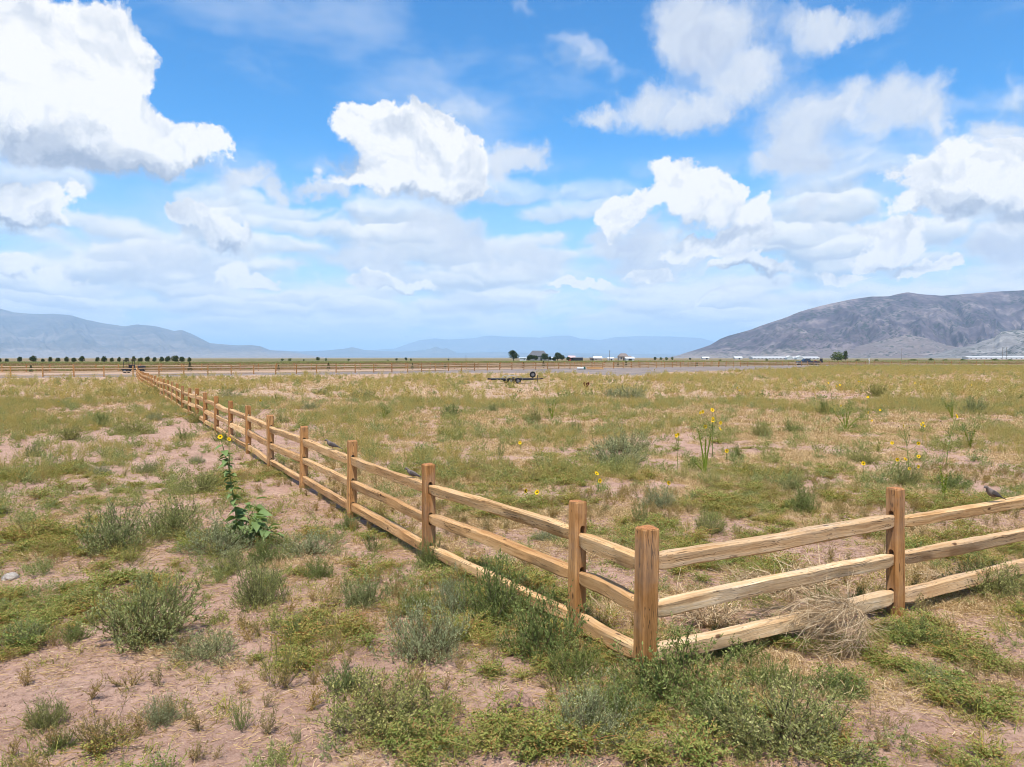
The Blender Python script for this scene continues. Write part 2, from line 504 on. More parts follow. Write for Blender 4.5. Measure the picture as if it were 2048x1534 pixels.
MATS = [(60, 1090, 90, 50, .7), (90, 1225, 150, 62, .72), (30, 1320, 60, 34, .6), (310, 1165, 90, 30, .8), (1050, 1250, 130, 75, 1), (900, 1200, 60, 50, .6),
        (1870, 1290, 140, 55, 1), (1720, 1340, 130, 70, 1), (1900, 1400, 140, 60, 1), (1540, 1430, 120, 70, .9), (1330, 1480, 160, 50, 1), (1000, 1490, 200, 55, 1),
        (1220, 1400, 100, 50, .7), (800, 1500, 120, 40, .8), (610, 1260, 90, 40, .6), (1480, 1060, 110, 30, .9), (1420, 1130, 120, 40, .8), (1120, 930, 130, 20, .9),
        (1300, 1080, 120, 40, .6), (680, 930, 60, 16, .7), (520, 960, 70, 12, .7), (160, 1000, 90, 24, .6), (220, 915, 90, 14, .6), (90, 940, 100, 14, .6),
        (1780, 1000, 120, 18, .7), (1950, 1010, 100, 16, .7), (1560, 940, 140, 16, .6), (1240, 830, 130, 9, .9), (980, 1020, 120, 22, .5), (900, 940, 60, 18, .5),
        (1960, 1110, 110, 26, .8), (1800, 1500, 180, 50, .8), (560, 1180, 60, 26, .6), (820, 1200, 90, 40, .8), (950, 1160, 80, 40, .8), (700, 1270, 70, 34, .6), (590, 1330, 70, 40, .7), (1230, 1300, 90, 40, .7), (1640, 1500, 160, 50, .8), (900, 1440, 100, 40, .6), (720, 1150, 90, 30, .7), (270, 985, 60, 16, .6), (200, 1500, 120, 30, .45)]
def covers(x, y):
    b = zone(x, y, BARE)
    m = zone(x, y, MATS)
    far = sstep(14, 34, y)
    patch = fbm(x / 1.5 + 3, y / 1.5, 4, 0.55)
    left = sstep(0.2, 0.9, (-(x + 0.55 * (y - 8.0))) / 3.0)      # the worn strip west of the fence carries less grass
    dry = np.clip(0.56 - 0.36 * left * (1 - 0.6 * far) + 2.6 * (patch - 0.5), 0, 1)
    dry = np.clip(np.maximum(dry, far * (0.40 + 0.32 * sstep(30, 50, y)) * (1 - 0.5 * left * (1 - sstep(40, 60, y)))) * (1 - 0.92 * b), 0, 1)
    p2 = fbm(x / 1.1 + 71, y / 1.1 + 13, 4, 0.55)
    mat = np.clip(np.maximum(m * sstep(0.40, 0.60, 0.5 * p2 + 0.5 * fbm(x / 0.35, y / 0.35, 2) + 0.05), 0.55 * sstep(0.56, 0.68, p2)) * (1 - 0.85 * b), 0, 1)
    return dry, mat, b

def build_ground():
    half = math.radians(57)
    ang_d = np.linspace(-half, half, 520)
    ang_c = np.linspace(half, 2 * math.pi - half, 60)[1:-1]
    ang = np.concatenate([ang_d, ang_c])
    rad = np.concatenate([[0.6, 1.2, 1.9], 2.4 * 1.0062 ** np.arange(0, 640)])
    rad = rad[rad < 118]
    rad = np.concatenate([rad, 120 * 1.06 ** np.arange(0, 112)])
    rad = rad[rad < 62000]
    A, R = np.meshgrid(ang, rad)
    X, Y = R * np.sin(A), R * np.cos(A)
    Z = gz(X, Y, True)
    n, m = X.shape
    V = np.stack([X, Y, Z], -1).reshape(-1, 3)
    Fq = grid_faces(n, m)
    last = np.arange(n - 1) * m + m - 1
    wrap = np.stack([last, last - m + 1, last + 1, last + m], 1)
    V = np.vstack([V, [[0, 0, float(gz(0, 0.01))]]])
    c = len(V) - 1
    k = np.arange(m)
    fan = np.stack([np.full(m, c), (k + 1) % m, k], 1)
    me = mesh_np('ground', V, [np.vstack([Fq, wrap])[:, ::-1], fan])
    dry, mat, b = covers(V[:, 0], V[:, 1])
    at = me.attributes.new('litter', 'FLOAT', 'POINT')
    at.data.foreach_set('value', np.clip(0.9 * dry * (1 - b) + 0.25 * mat, 0, 1).astype(np.float32))
    M, N = new_mat('soil')
    pos = N.new('ShaderNodeNewGeometry').outputs['Position']
    n1 = N.noise(pos, 1.1, 6, 0.62)
    n2 = N.noise(pos, 14.0, 6, 0.65)
    n3 = N.noise(pos, 90.0, 4, 0.7)
    dirt = N.ramp(n1, [(0.30, (0.32, 0.187, 0.130)), (0.5, (0.435, 0.268, 0.192)), (0.72, (0.53, 0.345, 0.255))])
    dirt = N.mix(N.maprange(n2, 0.56, 0.32, 0.0, 0.75), dirt, (0.20, 0.115, 0.08))
    dirt = N.mix(N.maprange(n3, 0.52, 0.66, 0.0, 0.6), dirt, (0.60, 0.44, 0.345))
    dirt = N.mix(N.maprange(n3, 0.44, 0.34, 0.0, 0.6), dirt, (0.22, 0.13, 0.095))
    straw = N.ramp(n2, [(0.3, (0.28, 0.18, 0.115)), (0.5, (0.45, 0.305, 0.20)), (0.7, (0.56, 0.405, 0.28))])
    lit = N.new('ShaderNodeAttribute', attribute_name='litter').outputs['Fac']
    f = N.maprange(N.math('ADD', lit, N.math('MULTIPLY', N.math('SUBTRACT', n2, 0.5), 1.4)), 0.35, 0.85, 0.0, 0.85)
    near = N.mix(f, dirt, straw)
    # far fields: strips of stubble, fallow and irrigated green
    sp = N.new('ShaderNodeSeparateXYZ')
    N.put(sp.inputs[0], pos)
    dist = N.vmath('LENGTH', pos, out=1)
    strip = N.noise(N.vmath('MULTIPLY', pos, (0.0022, 0.011, 0)), 1.0, 4, 0.6)
    fields = N.ramp(strip, [(0.34, (0.08, 0.105, 0.035)), (0.44, (0.12, 0.13, 0.05)), (0.50, (0.23, 0.165, 0.09)), (0.60, (0.27, 0.185, 0.11)), (0.68, (0.12, 0.14, 0.055))])
    plain_ = N.mix(N.maprange(dist, 900, 3200), fields, (0.30, 0.25, 0.18))
    col = N.mix(N.maprange(sp.outputs[1], 95, 235), near, plain_)
    bmp = N.math('ADD', N.math('MULTIPLY', n2, 0.7), N.math('MULTIPLY', n3, 0.35))
    finish(N, col, 0.95, 0.1, bump=bmp, bump_s=0.9, bump_d=0.04)
    o = link('ground', me, M)
    tag(o, kind='structure')
build_ground()

def build_road():
    """Gravel lane and yard in front of and beyond the far fence, a sheet laid on the ground."""
    px = np.concatenate([np.linspace(-700, 1660, 260)])
    t = np.linspace(0, 1, 40)
    PX, T = np.meshgrid(px, t)
    yn, yf = y_gravel(PX), y_fence(PX) + 13
    wob = 3.0 * (fbm(PX / 18.0, np.full(PX.shape, 3.3), 3) - 0.5)
    Y = (yn + 1.0 + wob) * (1 - T) + yf * T
    X = (PX - CX) / F_PX * Y
    Z = gz(X, Y) + 0.012 + 0.03 * (fbm(X / 1.5, Y / 1.5, 3) - 0.5)
    Z[0] -= 0.06
    me = mesh_np('gravel_road', np.stack([X, Y, Z], -1).reshape(-1, 3), grid_faces(*X.shape))
    M, N = new_mat('gravel')
    pos = N.new('ShaderNodeNewGeometry').outputs['Position']
    n1 = N.noise(pos, 0.25, 5, 0.6)
    n2 = N.noise(pos, 6.0, 5, 0.7)
    c = N.ramp(n1, [(0.35, (0.17, 0.14, 0.12)), (0.52, (0.23, 0.185, 0.155)), (0.66, (0.33, 0.245, 0.195))])
    c = N.mix(N.maprange(n2, 0.35, 0.7, 0.0, 0.5), c, (0.25, 0.22, 0.22))
    finish(N, c, 0.95, 0.1, bump=n2, bump_s=0.4, bump_d=0.05)
    tag(link('gravel_road', me, M), kind='structure')
build_road()

# ------------------------------------------------------------------ mountains
def mountain(name, outline, y_ridge, y_foot, y_back, mat, nu, nv, rough, seed, gully=1.0):
    px = np.array([p[0] for p in outline], float)
    hh = np.array([(HOR - p[1]) for p in outline], float)
    up = np.linspace(px[0], px[-1], nu)
    h = np.interp(up, px, hh)
    h = h + rough * (fbm(up / 28.0 + seed, np.full(nu, seed * 1.7), 4, 0.6) - 0.5) * np.clip(h / 25, 0, 1)
    H = np.maximum(h, 0.0) / F_PX * y_ridge + CAM_H
    v = np.concatenate([np.linspace(0, 1, nv), 1 + np.linspace(0, 1, nv // 3 + 2)[1:]])
    U, V = np.meshgrid(up, v)
    Hh = np.tile(H, (len(v), 1))
    depth = np.where(V <= 1, y_foot + (y_ridge - y_foot) * V, y_ridge + (y_back - y_ridge) * (V - 1))
    shape = np.where(V <= 1, 0.35 * V + 0.65 * V ** 2.1, 1 - (V - 1) ** 1.5)
    span = y_ridge / F_PX
    xs = (U - CX) * span
    warp = (fbm(U / 60 + seed, V * 3 + seed, 3) - 0.5) * 40
    lean = (V - 0.5) * (120 * (fbm(U / 170 + seed * 5, V * 0.6, 2) - 0.5) + 55)
    g = ridged((U + warp + lean) / 88 + seed, V * 0.9 + seed, 4, 0.5) - 0.55
    g2 = fbm((U + 2 * warp + 1.5 * lean) / 17 + seed * 3, V * 5.0, 4, 0.62) - 0.5
    vm = np.clip(V, 0, 1)
    Zz = Hh * shape + gully * Hh * (0.60 * g + 0.30 * g2) * np.sin(np.pi * np.clip(vm, 0, 1)) ** 0.8 * (V <= 1)
    # where the slope's steep line of sight would overtop the ridge, keep it under the outline
    lim = Hh * depth / y_ridge * 0.985
    Zz = np.where(V < 1, np.minimum(Zz, lim), Zz)
    X = (U - CX) / F_PX * depth
    Zz = np.where(V == 0, -6.0, Zz)
    Zz[-1] = -6.0
    me = mesh_np(name, np.stack([X, depth, Zz], -1).reshape(-1, 3), grid_faces(*X.shape)[:, ::-1])
    o = link(name, me, mat)
    return tag(o, kind='structure')

def rock_mat(name, dark, mid, pale, scale, dots=0.0, fan=0.0, fan_h=60.0):
    M, N = new_mat(name)
    g = N.new('ShaderNodeNewGeometry')
    pos = g.outputs['Position']
    n1 = N.noise(pos, scale, 6, 0.62)
    n2 = N.noise(N.vmath('MULTIPLY', pos, (1, 1, 0.35)), scale * 5, 5, 0.65)
    c = N.ramp(N.math('ADD', N.math('MULTIPLY', n1, 0.65), N.math('MULTIPLY', n2, 0.35)), [(0.36, dark), (0.5, mid), (0.64, pale)])
    if fan:
        sp = N.new('ShaderNodeSeparateXYZ')
        N.put(sp.inputs[0], pos)
        lowf = N.maprange(N.math('ADD', sp.outputs[2], N.math('MULTIPLY', N.math('SUBTRACT', n1, 0.5), fan_h * 3.2)), fan_h, fan_h * 0.25, 0.0, fan)
        c = N.mix(lowf, c, N.ramp(n2, [(0.3, (0.20, 0.165, 0.145)), (0.7, (0.34, 0.295, 0.26))]))
    if dots:
        v = N.new('ShaderNodeTexVoronoi')
        N.put(v.inputs['Vector'], pos)
        v.inputs['Scale'].default_value = dots
        patch = N.noise(pos, dots * 0.12, 4, 0.6)
        d = N.math('MULTIPLY', N.maprange(v.outputs['Distance'], 0.52, 0.34), N.maprange(patch, 0.42, 0.54))
        c = N.mix(N.math('MULTIPLY', d, 0.85), c, (0.035, 0.045, 0.035))
    finish(N, c, 0.95, 0.05)
    return M

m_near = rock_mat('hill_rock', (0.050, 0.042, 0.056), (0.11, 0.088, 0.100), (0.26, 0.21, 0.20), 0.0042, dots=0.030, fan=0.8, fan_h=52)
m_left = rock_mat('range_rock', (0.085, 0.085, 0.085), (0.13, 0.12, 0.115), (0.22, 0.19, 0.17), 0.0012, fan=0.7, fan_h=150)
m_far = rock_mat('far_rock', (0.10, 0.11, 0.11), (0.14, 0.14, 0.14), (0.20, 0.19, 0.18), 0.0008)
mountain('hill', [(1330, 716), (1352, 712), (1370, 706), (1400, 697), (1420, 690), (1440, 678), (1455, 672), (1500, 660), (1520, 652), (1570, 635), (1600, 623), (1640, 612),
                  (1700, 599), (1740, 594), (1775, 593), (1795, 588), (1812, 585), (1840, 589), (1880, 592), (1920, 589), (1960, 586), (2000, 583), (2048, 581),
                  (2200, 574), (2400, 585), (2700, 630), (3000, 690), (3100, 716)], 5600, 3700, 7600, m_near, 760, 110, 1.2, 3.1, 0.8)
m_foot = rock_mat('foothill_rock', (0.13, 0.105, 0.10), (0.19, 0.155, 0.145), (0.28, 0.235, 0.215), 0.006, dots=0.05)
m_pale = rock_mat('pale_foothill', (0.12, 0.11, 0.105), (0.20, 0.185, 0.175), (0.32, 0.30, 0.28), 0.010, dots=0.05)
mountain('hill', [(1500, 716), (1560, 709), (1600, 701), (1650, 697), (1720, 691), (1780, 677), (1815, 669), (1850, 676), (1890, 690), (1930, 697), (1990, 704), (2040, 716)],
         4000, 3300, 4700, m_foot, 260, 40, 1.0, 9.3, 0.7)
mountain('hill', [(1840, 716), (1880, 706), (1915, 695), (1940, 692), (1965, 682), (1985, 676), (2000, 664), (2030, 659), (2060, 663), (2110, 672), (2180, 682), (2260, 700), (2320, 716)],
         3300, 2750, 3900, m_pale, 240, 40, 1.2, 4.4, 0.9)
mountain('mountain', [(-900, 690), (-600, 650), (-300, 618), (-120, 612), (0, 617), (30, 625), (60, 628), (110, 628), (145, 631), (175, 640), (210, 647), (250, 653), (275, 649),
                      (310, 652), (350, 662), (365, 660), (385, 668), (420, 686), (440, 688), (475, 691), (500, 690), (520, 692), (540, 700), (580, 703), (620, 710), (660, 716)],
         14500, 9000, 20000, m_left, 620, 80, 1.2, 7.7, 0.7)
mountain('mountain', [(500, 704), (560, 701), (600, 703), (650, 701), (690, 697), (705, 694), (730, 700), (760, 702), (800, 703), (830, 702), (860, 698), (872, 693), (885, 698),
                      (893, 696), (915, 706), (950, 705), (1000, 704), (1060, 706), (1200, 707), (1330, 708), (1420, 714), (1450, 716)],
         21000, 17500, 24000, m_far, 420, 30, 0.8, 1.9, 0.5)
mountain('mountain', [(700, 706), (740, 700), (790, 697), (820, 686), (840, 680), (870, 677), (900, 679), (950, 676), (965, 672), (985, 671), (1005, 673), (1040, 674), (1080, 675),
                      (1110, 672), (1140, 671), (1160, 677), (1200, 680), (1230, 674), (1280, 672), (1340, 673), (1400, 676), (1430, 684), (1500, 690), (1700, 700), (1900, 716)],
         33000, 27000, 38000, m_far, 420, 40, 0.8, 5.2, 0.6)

# ------------------------------------------------------------------ the air between here and the mountains
bm = bmesh.new()
box_bm(bm, 0, 0, 575, 130000, 130000, 1170 + 20)
hz = link('haze', bm_mesh('haze', bm))
HM = bpy.data.materials.new('haze_air')
HM.use_nodes = True
HN = NT(HM.node_tree)
pv = HN.new('ShaderNodeVolumePrincipled')
pv.inputs['Color'].default_value = (0.48, 0.73, 1.0, 1)
pv.inputs['Density'].default_value = 5.4e-5
pv.inputs['Anisotropy'].default_value = 0.0
ho = HN.new('ShaderNodeOutputMaterial')
HN.t.links.new(pv.outputs[0], ho.inputs['Volume'])
hz.data.materials.append(HM)
tag(hz, 'pale blue air over the valley', 'haze', kind='stuff')

# ------------------------------------------------------------------ split-rail fences
def wood_mat(name, dark, mid, light, axis, gray=0.0, top=None):
    M, N = new_mat(name)
    tc = N.new('ShaderNodeTexCoord').outputs['Object']
    oi = N.new('ShaderNodeObjectInfo')
    off = N.math('MULTIPLY', oi.outputs['Random'], 40.0)
    p = N.vmath('ADD', tc, N.combine(off, off, off))
    st = {'x': (0.9, 22, 22), 'z': (22, 22, 0.9)}[axis]
    wv = N.vmath('SCALE', N.noise(p, 3.0, 2, 0.5, out=1), None)
    wv.node.inputs['Scale'].default_value = 0.05
    pg = N.vmath('MULTIPLY', N.vmath('ADD', p, wv), st)
    g1 = N.noise(pg, 1.0, 5, 0.65)
    g2 = N.noise(pg, 4.5, 3, 0.7)
    blot = N.noise(p, 3.2, 4, 0.6)
    c = N.ramp(N.math('ADD', N.math('MULTIPLY', g1, 0.7), N.math('MULTIPLY', blot, 0.3)), [(0.32, dark), (0.5, mid), (0.66, light)])
    c = N.mix(N.maprange(g2, 0.60, 0.72, 0.0, 0.55), c, tuple(x * 0.45 for x in dark))
    chk = N.noise(N.vmath('MULTIPLY', pg, {'x': (0.35, 1.6, 1.6), 'z': (1.6, 1.6, 0.35)}[axis]), 1.0, 2, 0.5)
    crack = N.maprange(N.math('ABSOLUTE', N.math('SUBTRACT', chk, 0.5)), 0.020, 0.006)
    crack = N.math('MULTIPLY', crack, N.maprange(blot, 0.44, 0.52))
    c = N.mix(N.math('MULTIPLY', crack, 0.8), c, tuple(x * 0.22 for x in dark))
    v = N.new('ShaderNodeTexVoronoi')
    N.put(v.inputs['Vector'], N.vmath('MULTIPLY', p, {'x': (2.3, 5.0, 5.0), 'z': (5.0, 5.0, 2.3)}[axis]))
    v.inputs['Scale'].default_value = 1.0
    knot = N.maprange(v.outputs['Distance'], 0.12, 0.06, 0.0, 0.9)
    c = N.mix(knot, c, (0.085, 0.036, 0.015))
    c = N.mix(N.math('MULTIPLY', oi.outputs['Random'], 0.9), c, N.mix(1.0, c, (0.76, 0.68, 0.60), 'MULTIPLY'))
    if gray:
        c = N.mix(N.maprange(N.noise(p, 1.7, 5, 0.6), 0.50, 0.68, 0.0, gray), c, (0.33, 0.275, 0.22))
    if top is not None:
        sx = N.new('ShaderNodeSeparateXYZ')
        N.put(sx.inputs[0], N.new('ShaderNodeTexCoord').outputs['Normal'])
        c = N.mix(N.maprange(sx.outputs[2], 0.6, 0.9), c, N.ramp(N.noise(p, 30, 4, 0.7), [(0.35, tuple(x * 0.45 for x in top)), (0.6, top)]))
        # colour grows darker towards the foot of the post, with an uneven edge
        so = N.new('ShaderNodeSeparateXYZ')
        N.put(so.inputs[0], tc)
        c = N.mix(N.maprange(N.math('ADD', so.outputs[2], N.math('MULTIPLY', blot, 0.25)), 0.30, 0.08, 0.0, 0.5), c, tuple(x * 0.55 for x in dark))
    finish(N, c, 0.75, 0.2, bump=N.math('ADD', g1, N.math('MULTIPLY', g2, 0.4)), bump_s=0.8, bump_d=0.008)
    return M
m_post = wood_mat('cedar_post', (0.21, 0.092, 0.026), (0.46, 0.23, 0.080), (0.64, 0.36, 0.15), 'z', gray=0.22, top=(0.50, 0.21, 0.075))
m_rail = wood_mat('split_rail_wood', (0.36, 0.18, 0.065), (0.61, 0.37, 0.165), (0.78, 0.545, 0.30), 'x', gray=0.2)
m_rail_pale = wood_mat('pale_rail_wood', (0.40, 0.225, 0.10), (0.66, 0.45, 0.245), (0.82, 0.64, 0.43), 'x', gray=0.26)
m_far_wood = wood_mat('far_fence_wood', (0.46, 0.31, 0.19), (0.60, 0.43, 0.28), (0.70, 0.54, 0.37), 'x')

rng = np.random.RandomState(11)
def superell(n, a, b, e, rnd):
    t = np.linspace(0, 2 * np.pi, n, endpoint=False) + np.pi / n
    c, s = np.cos(t), np.sin(t)
    x = np.sign(c) * np.abs(c) ** (2 / e) * a
    y = np.sign(s) * np.abs(s) ** (2 / e) * b
    k = 1 + rnd * (rng.rand(n) - 0.5)
    return x * k, y * k
def rail_mesh(L, segs=16, hh=0.064, tt=0.050, name='rail'):
    """Split rail from x=0 to x=L: flat split faces, uneven edges, its ends pared down to fit the slots."""
    n = 8
    a, b = tt * rng.uniform(.92, 1.2), hh * rng.uniform(.9, 1.12)
    cs = rng.uniform(0.12, 0.34, 4)
    ring = []
    for (sx, sz), c in zip(((1, -1), (1, 1), (-1, 1), (-1, -1)), cs):
        p, q = (sx * a * (1 - c), sz * b), (sx * a, sz * b * (1 - c * 0.8))
        ring += [p, q] if sx * sz < 0 else [q, p]
    ys, zs = np.array([r[0] for r in ring]), np.array([r[1] for r in ring])
    shear = rng.uniform(-0.5, 0.5)
    bow, sag = rng.uniform(-0.022, 0.022), rng.uniform(-0.016, 0.016)
    seed = rng.uniform(0, 400)
    kink, kz = rng.uniform(0.3, L - 0.3), rng.uniform(-0.014, 0.014)
    xs = np.concatenate([[0, 0.05, 0.085, 0.13, 0.2], np.linspace(0.3, L - 0.3, max(4, int(segs * L / 2.75))), [L - 0.2, L - 0.13, L - 0.085, L - 0.05, L]])
    V = []
    for x in xs:
        e = min(x, L - x)
        te, he = 0.52 + 0.48 * sstep(0.075, 0.16, e), 0.84 + 0.16 * sstep(0.06, 0.2, e)
        fr = sstep(0, 0.35, e)
        oy = bow * math.sin(math.pi * x / L)
        oz = sag * math.sin(math.pi * x / L) + kz * fr * max(0.0, 1 - abs(x - kink) / 0.6)
        for k in range(n):
            jy = 0.015 * (vnoise(x * 2.6 + seed, k * 3.7) - 0.5) + 0.007 * (vnoise(x * 9 + seed, k * 5.1) - 0.5)
            jz = 0.017 * (vnoise(x * 2.2 + seed + 60, k * 2.9) - 0.5) + 0.007 * (vnoise(x * 8 + seed + 90, k * 4.3) - 0.5)
            V.append((x, oy + ys[k] * te + shear * zs[k] * 0.5 * te + jy * fr, oz + zs[k] * he + jz * fr))
    m = len(xs)
    Fq = [(i * n + k, (i + 1) * n + k, (i + 1) * n + (k + 1) % n, i * n + (k + 1) % n) for i in range(m - 1) for k in range(n)]
    c0, c1 = len(V), len(V) + 1
    V += [tuple(np.mean(V[:n], 0)), tuple(np.mean(V[-n:], 0))]
    Ft = [(c0, k, (k + 1) % n) for k in range(n)] + [(c1, (m - 1) * n + (k + 1) % n, (m - 1) * n + k) for k in range(n)]
    me = mesh_np(name, V, [Fq, Ft])
    bmx = bmesh.new()
    bmx.from_mesh(me)
    bmesh.ops.recalc_face_normals(bmx, faces=bmx.faces[:])
    bmx.to_mesh(me)
    bmx.free()
    me.set_sharp_from_angle(angle=math.radians(24))
    return me
RAIL_Z = (0.185, 0.575, 0.965)
POST_H = 1.28
def post_mesh(slots, name='post'):
    """Chamfered cedar post with slots cut through it (slot directions as angles)."""
    n = 8
    a, b = 0.072 * rng.uniform(.95, 1.08), 0.072 * rng.uniform(.92, 1.05)
    ch = rng.uniform(0.010, 0.024)
    ring = [(a - ch, -b), (a, -b + ch), (a, b - ch), (a - ch, b), (-a + ch, b), (-a, b - ch), (-a, -b + ch), (-a + ch, -b)]
    zs = [-0.25, 0.0, 0.25, 0.5, 0.75, 1.0, 1.17, POST_H - 0.014, POST_H]
    V = []
    tw, lean = rng.uniform(-.03, .03), rng.uniform(-.012, .012, 2)
    for i, z in enumerate(zs):
        k = 1 + 0.035 * (rng.rand() - 0.5) - (0.09 if i == len(zs) - 1 else 0)
        for (x, y) in ring:
            j = 0.006 * (rng.rand(2) - 0.5)
            an = tw * z
            V.append((x * k * math.cos(an) - y * k * math.sin(an) + lean[0] * z + j[0], y * k * math.cos(an) + x * k * math.sin(an) + lean[1] * z + j[1],
                      z + (0.012 * (rng.rand() - 0.5) if i == len(zs) - 1 else 0)))
    Fq = [(i * n + k, i * n + (k + 1) % n, (i + 1) * n + (k + 1) % n, (i + 1) * n + k) for i in range(len(zs) - 1) for k in range(n)]
    top = len(V)
    V.append((0, 0, POST_H + 0.006))
    bot = len(V)
    V.append((0, 0, -0.25))
    m = len(zs) - 1
    Ft = [(top, m * n + k, m * n + (k + 1) % n) for k in range(n)] + [(bot, (k + 1) % n, k) for k in range(n)]
    me = mesh_np(name, V, [Fq, Ft], smooth=False)
    if not slots:
        return me
    tmp = bpy.data.objects.new('post_blank', me)
    COL.objects.link(tmp)
    cuts = bmesh.new()
    for (an, reach) in slots:
        for z in RAIL_Z:
            # an upright slot with rounded ends, cut as one prism
            pts = []
            for k in range(12):
                t = 2 * math.pi * k / 12 + math.pi / 12
                pts.append((0.030 * math.cos(t), (0.052 if math.sin(t) > 0 else -0.052) + 0.030 * math.sin(t) + 0.012))
            x0, x1 = (-0.3, 0.3) if reach == 0 else (-0.035, 0.3)
            R = Matrix.Rotation(an, 3, 'Z')
            lo = [cuts.verts.new(R @ Vector((x0, y, z + q))) for y, q in pts]
            hi = [cuts.verts.new(R @ Vector((x1, y, z + q))) for y, q in pts]
            cuts.faces.new(lo[::-1])
            cuts.faces.new(hi)
            for k in range(12):
                cuts.faces.new((lo[k], lo[(k + 1) % 12], hi[(k + 1) % 12], hi[k]))
    bmesh.ops.recalc_face_normals(cuts, faces=cuts.faces[:])
    cme = bpy.data.meshes.new('slot_cut')
    cuts.to_mesh(cme)
    cuts.free()
    co = bpy.data.objects.new('slot_cut', cme)
    COL.objects.link(co)
    mod = tmp.modifiers.new('slots', 'BOOLEAN')
    mod.operation = 'DIFFERENCE'
    mod.object = co
    mod.solver = 'EXACT'
    dg = bpy.context.evaluated_depsgraph_get()
    out = bpy.data.meshes.new_from_object(tmp.evaluated_get(dg))
    out.name = name
    bpy.data.objects.remove(co)
    bpy.data.objects.remove(tmp)
    return out

POST_THROUGH = [post_mesh([(0.0, 0)]) for _ in range(7)]
RAIL_VARIANTS = [rail_mesh(2.75, segs=14) for _ in range(9)]

def fence(name, pts, label, group, near_bays, rail_mats, first=None, skip_first_post=False, post_meshes=None):
    """pts: post feet along the fence. Every post and every rail is a part of the fence."""
    root = thing(name, pts[0], label, 'fence', group)
    base = pts[0]
    for i, p in enumerate(pts):
        if i == 0 and skip_first_post:
            continue
        q0, q1 = pts[max(i - 1, 0)], pts[min(i + 1, len(pts) - 1)]
        an = math.atan2(q1.y - q0.y, q1.x - q0.x)
        me = first if (i == 0 and first is not None) else post_meshes[i % len(post_meshes)] if post_meshes else POST_THROUGH[i % len(POST_THROUGH)]
        o = link('post', me, m_post, root, loc=p - base, rot=(rng.uniform(-.012, .012), rng.uniform(-.012, .012), an + rng.uniform(-.06, .06)))
        o.scale = (1, 1, rng.uniform(0.975, 1.03))
    for i in range(len(pts) - 1):
        a, b = pts[i], pts[i + 1]
        for lv, rz in enumerate(RAIL_Z):
            za, zb = a.z + rz + rng.uniform(-.02, .02), b.z + rz + rng.uniform(-.02, .02)
            d = Vector((b.x - a.x, b.y - a.y, zb - za))
            L = d.length
            ang = math.atan2(d.y, d.x)
            tilt = -math.asin(d.z / L)
            if i < near_bays:
                me, sx = rail_mesh(L - 0.02), 1.0
            else:
                me = RAIL_VARIANTS[rng.randint(len(RAIL_VARIANTS))]
                sx = (L - 0.02) / 2.75
            rm = rail_mats[rng.randint(len(rail_mats))]
            o = link('rail', me, rm, root, loc=Vector((a.x, a.y, za)) - base, rot=(rng.uniform(-.10, .10), tilt, ang), scale=(sx, 1, 1))
            off = Vector((math.cos(ang), math.sin(ang), 0)) * 0.01
            o.location += off
    return root

L_PX = [(1155, 7.02), (856, 9.45), (701, 12.15), (605, 14.9), (539, 17.45), (495, 20.2), (460, 22.9), (432, 25.6), (409.5, 28.2), (392.5, 30.7), (377.5, 33.3), (364.5, 35.9), (353.5, 38.5), (343.5, 41.2)]
corner = at_depth(1293, 6.02)
left_pts = [corner] + [at_depth(px, Y) for px, Y in L_PX]
endp = at_depth(273.5, 84.5)
for k in range(1, 17):
    q = left_pts[len(L_PX)].lerp(endp, k / 16)
    left_pts.append(Vector((q.x, q.y, float(gz(q.x, q.y)))))
an_l = math.atan2(left_pts[1].y - corner.y, left_pts[1].x - corner.x)
right_pts = [corner, at_depth(1800, 7.55)]
for k in range(4):
    q = right_pts[-1] + Vector((0.885, 0.465, 0)) * 3.0
    right_pts.append(Vector((q.x, q.y, float(gz(q.x, q.y)))))
an_r = math.atan2(right_pts[1].y - corner.y, right_pts[1].x - corner.x)
# the corner post takes rails from two sides; it is counted with the long fence
corner_post = post_mesh([(0.0, 1), (an_r - an_l, 1)])
fence('split_rail_fence', left_pts, 'long cedar three-rail fence running from the corner post away to the gravel lane', 'split-rail fences', 8, [m_rail], first=corner_post)
fence('split_rail_fence', right_pts, 'pale three-rail fence joining the corner post, with the tumbleweed caught under it', 'split-rail fences', 6, [m_rail_pale, m_rail_pale, m_rail], skip_first_post=True)

